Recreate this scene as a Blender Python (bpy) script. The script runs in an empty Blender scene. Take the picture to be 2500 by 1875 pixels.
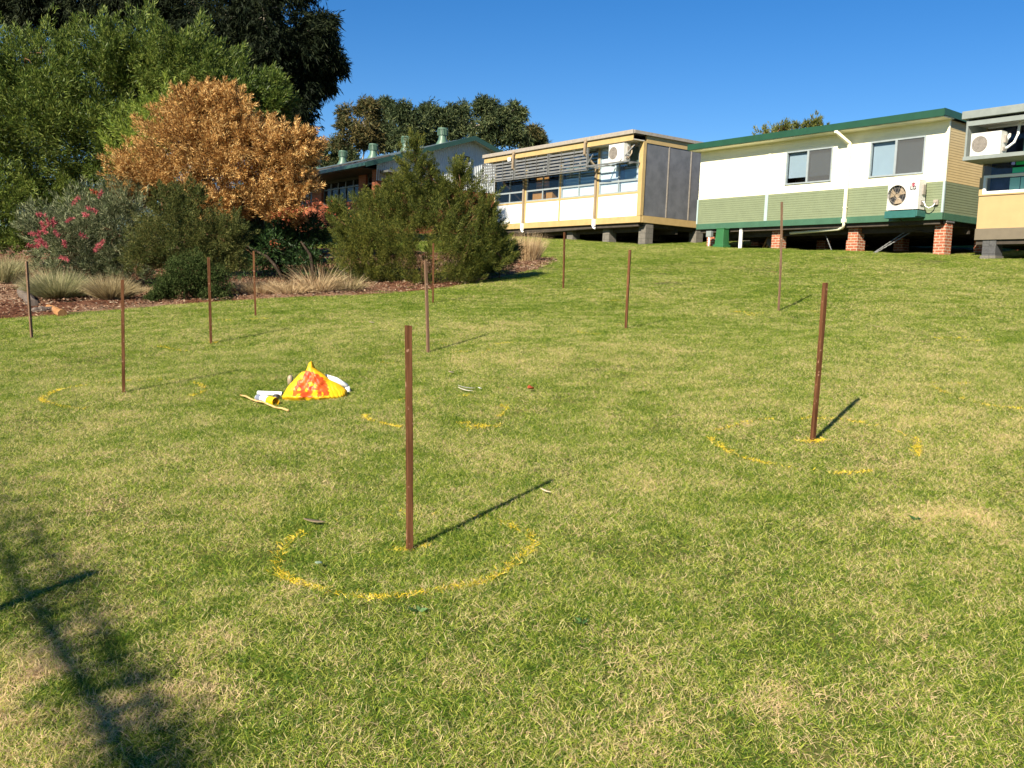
import bpy, math, random
import numpy as np
from mathutils import Vector, Matrix
R_ = math.radians
# ---------------------------------------------------------------- camera, sky, sun, exposure
scene = bpy.context.scene
COL = scene.collection
EYE = 1.43
F = 2274.0
PITCH, ROLL, HEAD = .0974, .0406, .6262
fw = np.array([0, math.cos(PITCH), -math.sin(PITCH)])
r0 = np.array([1., 0, 0]); u0 = np.array([0, math.sin(PITCH), math.cos(PITCH)])
RT = math.cos(ROLL)*r0 + math.sin(ROLL)*u0
UP = -math.sin(ROLL)*r0 + math.cos(ROLL)*u0
cam = bpy.data.cameras.new('camera'); camo = bpy.data.objects.new('camera', cam); COL.objects.link(camo)
m = Matrix.Identity(4)
for i in range(3):
    m[i][0] = RT[i]; m[i][1] = UP[i]; m[i][2] = -fw[i]
m[2][3] = EYE
camo.matrix_world = m
cam.sensor_width = 36; cam.lens = F/2500*36; cam.clip_start = .05; cam.clip_end = 3000
scene.camera = camo
SAZ = np.array([-.525, -.851]); SEL = R_(33)
world = bpy.data.worlds.new('World'); scene.world = world; world.use_nodes = True
wn = world.node_tree; bg = wn.nodes['Background']
sky = wn.nodes.new('ShaderNodeTexSky'); sky.sky_type = 'NISHITA'; sky.sun_disc = False
sky.sun_elevation = SEL; sky.sun_rotation = math.atan2(SAZ[0], SAZ[1])
sky.air_density = 1.0; sky.dust_density = 0.0; sky.ozone_density = 3.0; sky.altitude = 900
hs = wn.nodes.new('ShaderNodeHueSaturation'); hs.inputs['Saturation'].default_value = 1.36; hs.inputs['Hue'].default_value = .507
wn.links.new(sky.outputs[0], hs.inputs['Color']); wn.links.new(hs.outputs[0], bg.inputs[0]); bg.inputs[1].default_value = .056
sl = bpy.data.lights.new('sun', 'SUN'); sl.energy = 5.0; sl.angle = R_(.53); sl.color = (1, .90, .72)
so = bpy.data.objects.new('sun', sl); COL.objects.link(so)
sdir = Vector((SAZ[0]*math.cos(SEL), SAZ[1]*math.cos(SEL), math.sin(SEL))).normalized()
so.rotation_euler = sdir.to_track_quat('Z', 'Y').to_euler(); so.location = (-10, -10, 20)
scene.view_settings.view_transform = 'Standard'; scene.view_settings.look = 'None'
scene.view_settings.exposure = 1.22; scene.view_settings.gamma = 1
scene.render.engine = 'CYCLES'
scene.cycles.transparent_max_bounces = 12

# ---------------------------------------------------------------- helpers
def ray(x, y):
    return RT*(x-1250)/F - UP*(y-937.5)/F + fw
def at(x, y, Y):
    d = ray(x, y); p = d*Y/d[1]; return np.array([p[0], p[1], p[2]+EYE])
def hgt(X, Y):
    """terrain height, numpy friendly"""
    X = np.asarray(X, float); Y = np.asarray(Y, float)
    Xc = 60*np.tanh(X/60)
    Yc = np.where(Y > 44, 44+7*np.tanh((Y-44)/7), Y); Yc = np.maximum(Yc, -25)
    z = -1.428 + .0721*Xc + .0856*Yc + .000127*Yc**2 - .000926*Xc*Yc
    z = z + .018*np.sin(X*.9+Y*.6+1) + .013*np.sin(X*2.1-Y*1.3) + .02*np.sin(Y*.75+.4*X)
    return z + EYE
def gnd(x, y):
    """world point where the view ray meets the terrain"""
    d = ray(x, y); lo = .5; 
    t = lo
    while t < 120:
        if d[2]*t+EYE < hgt(d[0]*t, d[1]*t): break
        t += .05
    a, b = t-.05, t
    for _ in range(20):
        c = (a+b)/2
        if d[2]*c+EYE < hgt(d[0]*c, d[1]*c): b = c
        else: a = c
    X, Y = d[0]*a, d[1]*a
    return np.array([X, Y, float(hgt(X, Y))])

def tag(o, label=None, cat=None, group=None, kind=None):
    if label: o['label'] = label
    if cat: o['category'] = cat
    if group: o['group'] = group
    if kind: o['kind'] = kind
    return o
def empty(name, loc, rz=0):
    o = bpy.data.objects.new(name, None); COL.objects.link(o)
    o.location = loc; o.rotation_euler = (0, 0, rz); o.empty_display_size = .2
    return o
def mesh_obj(name, V, Fc, mat, parent=None, smooth=False):
    me = bpy.data.meshes.new(name); me.from_pydata([tuple(v) for v in V], [], Fc); me.update()
    if mat: me.materials.append(mat)
    if smooth: me.shade_smooth()
    o = bpy.data.objects.new(name, me); COL.objects.link(o)
    if parent: o.parent = parent
    return o
def copy_tree(o, parent=None):
    c = o.copy(); COL.objects.link(c); c.parent = parent
    for ch in [k for k in bpy.data.objects if k.parent == o]: copy_tree(ch, c)
    return c

class MB:
    def __init__(s): s.V = []; s.F = []
    def add(s, V, Fc):
        n = len(s.V); s.V += [tuple(v) for v in V]; s.F += [tuple(i+n for i in f) for f in Fc]; return s
    def box(s, x0, x1, y0, y1, z0, z1, M=None):
        V = [(x, y, z) for x in (x0, x1) for y in (y0, y1) for z in (z0, z1)]
        if M is not None: V = [M @ Vector(v) for v in V]
        return s.add(V, [(0,1,3,2),(4,6,7,5),(0,4,5,1),(2,3,7,6),(0,2,6,4),(1,5,7,3)])
    def bar(s, p, q, w, h, up=(0,0,1)):
        p = Vector(p); q = Vector(q); d = (q-p).normalized(); a = d.cross(Vector(up))
        if a.length < 1e-4: a = d.cross(Vector((1,0,0)))
        a.normalize(); b = a.cross(d)
        V = [e + a*sx*w/2 + b*sy*h/2 for e in (p, q) for sx, sy in ((-1,-1),(1,-1),(1,1),(-1,1))]
        return s.add(V, [(0,1,2,3),(4,7,6,5),(0,4,5,1),(1,5,6,2),(2,6,7,3),(3,7,4,0)])
    def tube(s, pts, rad, n=8, cap=True):
        pts = [Vector(p) for p in pts]; rad = rad if isinstance(rad, (list, tuple)) else [rad]*len(pts)
        V = []; Fc = []; ref = Vector((.3, .2, 1)).normalized()
        for i, p in enumerate(pts):
            d = (pts[min(i+1, len(pts)-1)] - pts[max(i-1, 0)])
            if d.length < 1e-6: d = Vector((0,0,1))
            d.normalize(); a = d.cross(ref)
            if a.length < .1: a = d.cross(Vector((1,0,0)))
            a.normalize(); b = d.cross(a)
            for k in range(n):
                t = 2*math.pi*k/n; V.append(p + (a*math.cos(t)+b*math.sin(t))*rad[i])
        for i in range(len(pts)-1):
            for k in range(n):
                k2 = (k+1) % n; Fc.append((i*n+k, i*n+k2, (i+1)*n+k2, (i+1)*n+k))
        if cap: Fc += [tuple(range(n))[::-1], tuple((len(pts)-1)*n+k for k in range(n))]
        return s.add(V, Fc)
    def lathe(s, prof, c=(0,0,0), n=24, axis='z'):
        V = []; Fc = []
        for r, h in prof:
            for k in range(n):
                t = 2*math.pi*k/n; x, y = r*math.cos(t), r*math.sin(t)
                V.append((c[0]+x, c[1]+y, c[2]+h) if axis == 'z' else (c[0]+x, c[1]-h, c[2]+y))
        for i in range(len(prof)-1):
            for k in range(n):
                k2 = (k+1) % n; Fc.append((i*n+k, i*n+k2, (i+1)*n+k2, (i+1)*n+k))
        return s.add(V, Fc)
    def build(s, name, mat, parent=None, smooth=False, bevel=0):
        o = mesh_obj(name, s.V, s.F, mat, parent, smooth)
        if bevel:
            b = o.modifiers.new('bevel', 'BEVEL'); b.width = bevel; b.segments = 2; b.limit_method = 'ANGLE'
        return o

# ---------------------------------------------------------------- materials
def nodes_of(name):
    mt = bpy.data.materials.new(name); mt.use_nodes = True
    nt = mt.node_tree; return mt, nt, nt.nodes['Principled BSDF']
def col(c): return (c[0], c[1], c[2], 1)
def painted(name, c, rough=.55, var=.12, scale=6, bump=.05, metal=0, dirt=None, coord='Object'):
    mt, nt, p = nodes_of(name)
    tc = nt.nodes.new('ShaderNodeTexCoord'); n1 = nt.nodes.new('ShaderNodeTexNoise')
    n1.inputs['Scale'].default_value = scale; n1.inputs['Detail'].default_value = 6; n1.inputs['Roughness'].default_value = .65
    nt.links.new(tc.outputs[coord], n1.inputs['Vector'])
    rp = nt.nodes.new('ShaderNodeValToRGB')
    lo = dirt or tuple(x*(1-var*1.6) for x in c)
    rp.color_ramp.elements[0].position = .28; rp.color_ramp.elements[0].color = col(lo)
    rp.color_ramp.elements[1].position = .62; rp.color_ramp.elements[1].color = col(tuple(min(1, x*(1+var*.4)) for x in c))
    nt.links.new(n1.outputs['Fac'], rp.inputs[0]); nt.links.new(rp.outputs[0], p.inputs['Base Color'])
    p.inputs['Roughness'].default_value = rough; p.inputs['Metallic'].default_value = metal
    if bump:
        n2 = nt.nodes.new('ShaderNodeTexNoise'); n2.inputs['Scale'].default_value = scale*12
        nt.links.new(tc.outputs[coord], n2.inputs['Vector'])
        b = nt.nodes.new('ShaderNodeBump'); b.inputs['Strength'].default_value = bump*4; b.inputs['Distance'].default_value = .004
        nt.links.new(n2.outputs['Fac'], b.inputs['Height']); nt.links.new(b.outputs[0], p.inputs['Normal'])
    return mt
def brick(name, c1, c2, mortar, scale=1, bw=.23, bh=.086):
    mt, nt, p = nodes_of(name)
    tc = nt.nodes.new('ShaderNodeTexCoord'); sp = nt.nodes.new('ShaderNodeSeparateXYZ'); nt.links.new(tc.outputs['Object'], sp.inputs[0])
    ad = nt.nodes.new('ShaderNodeMath'); nt.links.new(sp.outputs[0], ad.inputs[0]); nt.links.new(sp.outputs[1], ad.inputs[1])
    cb = nt.nodes.new('ShaderNodeCombineXYZ'); nt.links.new(ad.outputs[0], cb.inputs[0]); nt.links.new(sp.outputs[2], cb.inputs[1])
    bt = nt.nodes.new('ShaderNodeTexBrick'); nt.links.new(cb.outputs[0], bt.inputs['Vector'])
    bt.inputs['Scale'].default_value = scale; bt.inputs['Brick Width'].default_value = bw; bt.inputs['Row Height'].default_value = bh
    bt.inputs['Mortar Size'].default_value = .012; bt.inputs['Mortar Smooth'].default_value = .2
    bt.inputs['Color1'].default_value = col(c1); bt.inputs['Color2'].default_value = col(c2); bt.inputs['Mortar'].default_value = col(mortar)
    ns = nt.nodes.new('ShaderNodeTexNoise'); ns.inputs['Scale'].default_value = 25; ns.inputs['Detail'].default_value = 5
    nt.links.new(tc.outputs['Object'], ns.inputs['Vector'])
    mx = nt.nodes.new('ShaderNodeMix'); mx.data_type = 'RGBA'; mx.blend_type = 'OVERLAY'; mx.inputs[0].default_value = .6
    nt.links.new(bt.outputs['Color'], mx.inputs[6]); nt.links.new(ns.outputs['Fac'], mx.inputs[7]); nt.links.new(mx.outputs[2], p.inputs['Base Color'])
    b = nt.nodes.new('ShaderNodeBump'); b.inputs['Strength'].default_value = .6; b.inputs['Distance'].default_value = .008; b.invert = True
    nt.links.new(bt.outputs['Fac'], b.inputs['Height']); nt.links.new(b.outputs[0], p.inputs['Normal'])
    p.inputs['Roughness'].default_value = .85
    return mt
def leafmat(name, stops, trans=.35, rough=.5, spec=.3, nscale=1.2, namp=.5):
    """stops: list of (pos, colour) over the per-leaf random value + a slow noise"""
    mt, nt, p = nodes_of(name)
    at_ = nt.nodes.new('ShaderNodeAttribute'); at_.attribute_name = 'rnd'
    g = nt.nodes.new('ShaderNodeNewGeometry'); n1 = nt.nodes.new('ShaderNodeTexNoise')
    n1.inputs['Scale'].default_value = nscale; n1.inputs['Detail'].default_value = 2
    nt.links.new(g.outputs['Position'], n1.inputs['Vector'])
    ma = nt.nodes.new('ShaderNodeMath'); ma.operation = 'MULTIPLY_ADD'
    nt.links.new(n1.outputs['Fac'], ma.inputs[0]); ma.inputs[1].default_value = namp*2; 
    mb = nt.nodes.new('ShaderNodeMath'); mb.operation = 'ADD'; mb.inputs[1].default_value = -namp
    nt.links.new(at_.outputs['Fac'], mb.inputs[0]); nt.links.new(mb.outputs[0], ma.inputs[2])
    rp = nt.nodes.new('ShaderNodeValToRGB'); nt.links.new(ma.outputs[0], rp.inputs[0])
    el = rp.color_ramp.elements
    el[0].position = stops[0][0]; el[0].color = col(stops[0][1]); el[1].position = stops[-1][0]; el[1].color = col(stops[-1][1])
    for ps, c in stops[1:-1]:
        e = el.new(ps); e.color = col(c)
    nt.links.new(rp.outputs[0], p.inputs['Base Color']); p.inputs['Roughness'].default_value = rough
    p.inputs['Specular IOR Level'].default_value = spec
    tr = nt.nodes.new('ShaderNodeBsdfTranslucent'); nt.links.new(rp.outputs[0], tr.inputs[0])
    mx = nt.nodes.new('ShaderNodeMixShader'); mx.inputs[0].default_value = trans
    nt.links.new(p.outputs[0], mx.inputs[1]); nt.links.new(tr.outputs[0], mx.inputs[2])
    nt.links.new(mx.outputs[0], nt.nodes['Material Output'].inputs[0])
    return mt
def glassmat(name, tint=(.75,.8,.82), refl=.6):
    mt, nt, p = nodes_of(name); nt.nodes.remove(p); k_ = .08 if 'dark' in name else .22
    tr = nt.nodes.new('ShaderNodeBsdfTransparent'); tr.inputs[0].default_value = col(tint)
    gl = nt.nodes.new('ShaderNodeBsdfGlossy'); gl.inputs['Roughness'].default_value = .02; gl.inputs[0].default_value = (.9,.95,1,1)
    fr = nt.nodes.new('ShaderNodeFresnel'); fr.inputs[0].default_value = 1.5
    mm = nt.nodes.new('ShaderNodeMath'); mm.operation = 'MULTIPLY_ADD'; mm.inputs[1].default_value = k_; mm.inputs[2].default_value = refl*.01
    nt.links.new(fr.outputs[0], mm.inputs[0])
    mx = nt.nodes.new('ShaderNodeMixShader'); nt.links.new(mm.outputs[0], mx.inputs[0])
    nt.links.new(tr.outputs[0], mx.inputs[1]); nt.links.new(gl.outputs[0], mx.inputs[2])
    nt.links.new(mx.outputs[0], nt.nodes['Material Output'].inputs[0]); return mt
def groundmat(name, stops, s1, s2, bump=.5, dist=.03):
    mt, nt, p = nodes_of(name)
    g = nt.nodes.new('ShaderNodeNewGeometry')
    n1 = nt.nodes.new('ShaderNodeTexNoise'); n1.inputs['Scale'].default_value = s1; n1.inputs['Detail'].default_value = 5
    n2 = nt.nodes.new('ShaderNodeTexNoise'); n2.inputs['Scale'].default_value = s2; n2.inputs['Detail'].default_value = 8; n2.inputs['Roughness'].default_value = .7
    for n in (n1, n2): nt.links.new(g.outputs['Position'], n.inputs['Vector'])
    a = nt.nodes.new('ShaderNodeMath'); a.operation = 'MULTIPLY_ADD'; a.inputs[1].default_value = .5
    b_ = nt.nodes.new('ShaderNodeMath'); b_.operation = 'MULTIPLY'; b_.inputs[1].default_value = .5
    nt.links.new(n2.outputs['Fac'], b_.inputs[0]); nt.links.new(n1.outputs['Fac'], a.inputs[0]); nt.links.new(b_.outputs[0], a.inputs[2])
    rp = nt.nodes.new('ShaderNodeValToRGB'); nt.links.new(a.outputs[0], rp.inputs[0]); el = rp.color_ramp.elements
    el[0].position = stops[0][0]; el[0].color = col(stops[0][1]); el[1].position = stops[-1][0]; el[1].color = col(stops[-1][1])
    for ps, c in stops[1:-1]:
        e = el.new(ps); e.color = col(c)
    nt.links.new(rp.outputs[0], p.inputs['Base Color']); p.inputs['Roughness'].default_value = .95; p.inputs['Specular IOR Level'].default_value = .1
    bm = nt.nodes.new('ShaderNodeBump'); bm.inputs['Strength'].default_value = bump; bm.inputs['Distance'].default_value = dist
    nt.links.new(n2.outputs['Fac'], bm.inputs['Height']); nt.links.new(bm.outputs[0], p.inputs['Normal'])
    return mt
def woodmat(name, c1, c2, scale=(30, 30, 2.5)):
    mt, nt, p = nodes_of(name)
    tc = nt.nodes.new('ShaderNodeTexCoord'); mp = nt.nodes.new('ShaderNodeMapping'); mp.inputs['Scale'].default_value = scale
    oi = nt.nodes.new('ShaderNodeObjectInfo'); vm = nt.nodes.new('ShaderNodeVectorMath'); vm.operation = 'ADD'
    nt.links.new(tc.outputs['Object'], vm.inputs[0]); nt.links.new(oi.outputs['Random'], vm.inputs[1])
    nt.links.new(vm.outputs[0], mp.inputs[0])
    n = nt.nodes.new('ShaderNodeTexNoise'); n.inputs['Scale'].default_value = 1.5; n.inputs['Detail'].default_value = 8; n.inputs['Roughness'].default_value = .7
    nt.links.new(mp.outputs[0], n.inputs['Vector'])
    rp = nt.nodes.new('ShaderNodeValToRGB'); rp.color_ramp.elements[0].position = .32; rp.color_ramp.elements[1].position = .68
    rp.color_ramp.elements[0].color = col(c1); rp.color_ramp.elements[1].color = col(c2)
    nt.links.new(n.outputs['Fac'], rp.inputs[0])
    sn = nt.nodes.new('ShaderNodeTexNoise'); sn.inputs['Scale'].default_value = 38; sn.inputs['Detail'].default_value = 2; nt.links.new(vm.outputs[0], sn.inputs['Vector'])
    sr_ = nt.nodes.new('ShaderNodeMapRange'); sr_.inputs[1].default_value = .66; sr_.inputs[2].default_value = .72; nt.links.new(sn.outputs['Fac'], sr_.inputs[0])
    sx = nt.nodes.new('ShaderNodeMix'); sx.data_type = 'RGBA'; nt.links.new(sr_.outputs[0], sx.inputs[0]); nt.links.new(rp.outputs[0], sx.inputs[6]); sx.inputs[7].default_value = col(tuple(min(1, q*1.5+.06) for q in c2))
    nt.links.new(sx.outputs[2], p.inputs['Base Color']); p.inputs['Roughness'].default_value = .8; p.inputs['Specular IOR Level'].default_value = .12
    b = nt.nodes.new('ShaderNodeBump'); b.inputs['Strength'].default_value = .5; b.inputs['Distance'].default_value = .003
    nt.links.new(n.outputs['Fac'], b.inputs['Height']); nt.links.new(b.outputs[0], p.inputs['Normal'])
    return mt

M = {}
M['cream'] = painted('cream_paint', (.86,.82,.62), .5, .04, 3)
M['creamside'] = M['cream']
M['sage'] = painted('sage_paint', (.165,.195,.115), .5, .06, 3)
M['dgreen'] = painted('dark_green_paint', (.014,.06,.033), .4, .1, 3)
M['beam_green'] = painted('beam_green_paint', (.045,.115,.07), .5, .1, 3)
M['whitepanel'] = painted('white_panel_paint', (.86,.86,.84), .5, .03, 2)
M['yellowtrim'] = painted('yellow_trim_paint', (.42,.30,.13), .55, .1, 4)
M['galv'] = painted('galvanised_steel', (.17,.175,.175), .5, .2, 5, metal=.2)
M['alu'] = painted('aluminium_frame', (.28,.32,.34), .4, .08, 8, metal=.1)
M['greypanel'] = painted('grey_panel', (.125,.13,.145), .6, .22, 2.2, dirt=(.085,.09,.10))
M['gutter'] = painted('weathered_gutter', (.30,.265,.225), .6, .15, 9)
M['pipe_tan'] = painted('tan_pipe', (.28,.215,.145), .5, .08, 5)
M['white'] = painted('white_plastic', (.80,.80,.78), .4, .04, 6)
M['acwhite'] = painted('appliance_white', (.60,.60,.57), .35, .05, 5)
M['dark'] = painted('dark_grille', (.02,.02,.022), .5, .2, 8)
M['acgrille'] = painted('fan_grille_grey', (.28,.25,.22), .5, .1, 8)
M['block'] = brick('concrete_block', (.15,.135,.115), (.12,.11,.095), (.09,.085,.075), 1, .4, .2)
M['brickpier'] = brick('pier_brick', (.34,.10,.045), (.27,.07,.032), (.40,.33,.25))
M['brickwall'] = brick('orange_brick', (.34,.075,.02), (.25,.05,.015), (.24,.13,.08))
M['corr'] = painted('white_corrugated_steel', (.50,.53,.55), .4, .06, 3)
M['roofgreen'] = painted('green_roof_steel', (.13,.17,.19), .35, .12, 3)
M['fasciagreen'] = painted('green_fascia_paint', (.02,.055,.044), .4, .1, 3)
M['ventgreen'] = painted('vent_green_shaded', (.075,.14,.10), .45, .12, 5)  # vent green darkened, shade on the vents put into the colour
M['strip'] = painted('pale_blue_strip', (.33,.42,.42), .5, .05, 4)
M['tanwall'] = painted('tan_wall_paint', (.40,.28,.135), .55, .05, 3)
M['taupe'] = painted('taupe_beam_paint', (.14,.115,.08), .6, .08, 4)
M['greyroof'] = painted('grey_green_roof_trim', (.20,.225,.215), .5, .1, 4)
M['soffit'] = painted('soffit_board', (.55,.50,.42), .7, .15, 3)
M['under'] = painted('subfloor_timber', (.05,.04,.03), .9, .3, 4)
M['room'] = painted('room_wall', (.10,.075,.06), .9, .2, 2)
M['blind'] = painted('pale_blind', (.62,.69,.73), .8, .04, 3)
M['blinddk'] = painted('grey_insect_screen', (.17,.18,.19), .8, .08, 60, bump=0)
M['cupboard'] = painted('yellow_cupboard', (.55,.30,.09), .6, .1, 3)
M['glass'] = glassmat('window_glass', (.92,.94,.95))
M['glassdk'] = glassmat('dark_window_glass', (.8,.8,.8), 1)
M['greenpaper'] = painted('sunlit_green_panel', (.03,.85,.36), .5, .05, 4)  # albedo raised so the colour carries sunlight shining through the panel
M['aqua'] = painted('aqua_panel', (.35,.70,.60), .5, .05, 4)
M['navy'] = painted('navy_curtain', (.02,.03,.09), .8, .3, 6)
M['stake'] = woodmat('red_brown_hardwood', (.045,.016,.006), (.15,.066,.030))
M['stakegrey'] = woodmat('weathered_hardwood', (.09,.05,.03), (.20,.125,.08))
M['bark_shaded'] = woodmat('dark_shaded_bark', (.012,.009,.006), (.05,.035,.025), (8,8,3))
M['bark_pale'] = woodmat('pale_gum_bark', (.16,.13,.10), (.42,.38,.32), (6,6,2))
M['bark_brown'] = woodmat('brown_bark', (.05,.028,.016), (.17,.095,.05), (10,10,3))
M['log'] = woodmat('grey_log_wood', (.06,.05,.042), (.17,.135,.11), (12,12,3))
M['logend'] = woodmat('orange_split_wood', (.20,.09,.035), (.40,.21,.09), (12,12,3))

# ---------------------------------------------------------------- leaf / blade builders
def np_mesh(name, V, faces, mat, parent, rnd=None, extra=None):
    """V (n,3); faces: (m,4) or (m,3) int array"""
    me = bpy.data.meshes.new(name); k = faces.shape[1]; mF = len(faces)
    me.vertices.add(len(V)); me.vertices.foreach_set('co', np.ascontiguousarray(V, np.float32).ravel())
    me.loops.add(mF*k); me.loops.foreach_set('vertex_index', np.ascontiguousarray(faces, np.int32).ravel())
    me.polygons.add(mF); me.polygons.foreach_set('loop_start', np.arange(0, mF*k, k, dtype=np.int32))
    me.update(calc_edges=True)
    if rnd is not None:
        a = me.attributes.new('rnd', 'FLOAT', 'POINT'); a.data.foreach_set('value', np.ascontiguousarray(rnd, np.float32))
    if mat: me.materials.append(mat)
    o = bpy.data.objects.new(name, me); COL.objects.link(o)
    if parent: o.parent = parent
    return o
def nrm(a): return a/np.maximum(np.linalg.norm(a, axis=1, keepdims=True), 1e-9)
def leaves(name, C, D, L, W, mat, parent, rng, rnd=None, curl=.15):
    """folded leaves: two quads sharing a midrib -> here one kite of 4 verts + fold"""
    n = len(C); D = nrm(D); S = nrm(np.cross(D, rng.normal(size=(n, 3)))); Nn = np.cross(D, S)
    L = np.broadcast_to(L, (n,))[:, None]*rng.uniform(.65, 1.25, (n, 1)); W = np.broadcast_to(W, (n,))[:, None]*rng.uniform(.7, 1.2, (n, 1))
    a = C; b = C + D*L*.45 + S*W/2 + Nn*L*curl*.5; c = C + D*L + Nn*L*curl*-.3; d = C + D*L*.45 - S*W/2 + Nn*L*curl*.5
    V = np.stack([a, b, c, d], 1).reshape(-1, 3)
    Fc = np.arange(4*n).reshape(n, 4)
    if rnd is None: rnd = rng.uniform(0, 1, n)
    return np_mesh(name, V, Fc, mat, parent, np.repeat(rnd, 4))
def blades(name, B, D, L, W, bend, mat, parent, rng, rnd=None, seg=3):
    """curved tapering blades: B base, D start direction, bend = how far the tip falls over"""
    n = len(B); D = nrm(D); S = nrm(np.cross(D, np.array([0, 0, 1.])+rng.normal(size=(n, 3))*.8))
    L = np.broadcast_to(L, (n,))[:, None]; W = np.broadcast_to(W, (n,))[:, None]; bend = np.broadcast_to(bend, (n,))[:, None]
    rows = []
    hor = D*np.array([1, 1, 0.]); hor = nrm(hor + rng.normal(size=(n, 3))*[.1,.1,0])
    for i in range(seg+1):
        t = i/seg; p = B + D*L*t + (hor*.6 - np.array([0, 0, 1.])*.8)*L*bend*t*t
        w = W*(1-t)**.7
        if i < seg: rows += [p - S*w/2, p + S*w/2]
        else: rows += [p]
    V = np.stack(rows, 1); k = V.shape[1]; V = V.reshape(-1, 3)
    fs = []
    base = np.arange(n)*k
    for i in range(seg-1):
        fs.append(np.stack([base+2*i, base+2*i+1, base+2*i+3, base+2*i+2], 1))
    i = seg-1
    fs.append(np.stack([base+2*i, base+2*i+1, base+2*i+2, base+2*i+2], 1))
    quads = np.concatenate(fs[:-1]); tris = fs[-1][:, :3]
    me = bpy.data.meshes.new(name)
    me.vertices.add(len(V)); me.vertices.foreach_set('co', np.ascontiguousarray(V, np.float32).ravel())
    lp = np.concatenate([quads.ravel(), tris.ravel()]).astype(np.int32)
    me.loops.add(len(lp)); me.loops.foreach_set('vertex_index', lp)
    ls = np.concatenate([np.arange(len(quads))*4, len(quads)*4 + np.arange(len(tris))*3]).astype(np.int32)
    me.polygons.add(len(ls)); me.polygons.foreach_set('loop_start', ls); me.update(calc_edges=True)
    if rnd is None: rnd = rng.uniform(0, 1, n)
    a = me.attributes.new('rnd', 'FLOAT', 'POINT'); a.data.foreach_set('value', np.repeat(rnd, k).astype(np.float32))
    me.materials.append(mat)
    o = bpy.data.objects.new(name, me); COL.objects.link(o)
    if parent: o.parent = parent
    return o

def unit(rng, n): return nrm(rng.normal(size=(n, 3)))
def blob_px(specs, Y, depth=.8):
    """(px,py,rpx,rpy[,dY]) -> world ellipsoids at distance Y"""
    out = []
    for s in specs:
        yy = Y + (s[4] if len(s) > 4 else 0)
        c = at(s[0], s[1], yy); rx = s[2]*yy/F; rz = s[3]*yy/F
        out.append((c, np.array([rx, (rx*rz)**.5*depth, rz])))
    return out
def crown(rng, blobs, dens, sub=.42, ncl=26, twig=.35, nl=9, up=.25, spread=.7, droop=0., shell=.62, lowcut=-.6):
    """returns leaf centres, leaf dirs, list of (sub centre, radius)"""
    CC = []; DD = []; subs = []; smax = max(r.mean() for c, r in blobs)*sub
    for c, r in blobs:
        rm = r.mean(); k = max(4, int(dens*6*(r[0]*r[2])/(sub*rm)**2/3))
        u = unit(rng, k*2); u = u[u[:, 2] > lowcut][:k]; k = len(u)
        sc = c + u*r*rng.uniform(shell*.7, .95, (k, 1)); sr = rm*sub*rng.uniform(.55, 1.15, k)
        for i in range(k):
            subs.append((sc[i], sr[i]))
            n = max(5, int(ncl*(sr[i]/(rm*sub))**1.6))
            o = nrm(rng.normal(size=(n, 3)) + u[i]*.7 + np.array([0, 0, .25]))
            cl = sc[i] + o*sr[i]*rng.uniform(.45, 1.0, (n, 1))*np.array([1, 1, .8])
            tw = nrm(o*.8 + rng.normal(size=(n, 3))*.45 + np.array([0, 0, up]))
            t = rng.uniform(0, 1, (n, nl, 1))
            P = cl[:, None] + tw[:, None]*t*twig*min(1.1, max(.3, sr[i]/smax))*rng.uniform(.7, 1.2, (n, 1, 1)) + rng.normal(size=(n, nl, 3))*.04*twig
            D = tw[:, None]*.9 + rng.normal(size=(n, nl, 3))*spread + np.array([0, 0, -droop])
            CC.append(P.reshape(-1, 3)); DD.append(D.reshape(-1, 3))
    return np.concatenate(CC), np.concatenate(DD), subs
def plumes(rng, blobs, dens, Lp, w, nl, up=.6, lowcut=-.55, taper=.7, open_=.75):
    """crown built of feather-shaped sprays with dark gaps between them"""
    CC = []; DD = []; subs = []; rmax = max(r.mean() for c, r in blobs)
    for c, r in blobs:
        sc = min(1., max(.4, (r.mean()/rmax)**.5)); L_ = Lp*sc; w_ = w*sc
        k = max(3, int(dens*math.pi*r[0]*r[2]*2/(w_*L_)/1.25)); u = unit(rng, k*3); u = u[u[:, 2] > lowcut][:k]; k = len(u)
        base = c + u*r*rng.uniform(.35, .82, (k, 1)); d = nrm(u*[1, 1, .7] + [0, 0, up] + rng.normal(size=(k, 3))*.22)
        for i in range(0, k, max(1, k//8)): subs.append((base[i], L_*.6))
        Ls = L_*rng.uniform(.55, 1.25, (k, 1, 1)); t = rng.uniform(0, 1, (k, nl, 1))
        q = rng.normal(size=(k, nl, 3)); q -= (q*d[:, None]).sum(2, keepdims=True)*d[:, None]; q /= np.linalg.norm(q, axis=2, keepdims=True)
        # side twigs: quantise t so that leaves gather on twigs
        rad = w_*np.sqrt(rng.uniform(0, 1, (k, nl, 1)))*(1.02-t)**taper*np.minimum(1, t*4+.25)
        P = base[:, None] + d[:, None]*Ls*t + q*rad
        CC.append(P.reshape(-1, 3)); DD.append((d[:, None]*open_ + q*.7*np.minimum(1, rad/w_+.3) + rng.normal(size=(k, nl, 3))*.25).reshape(-1, 3))
    return np.concatenate(CC), np.concatenate(DD), subs
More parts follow.
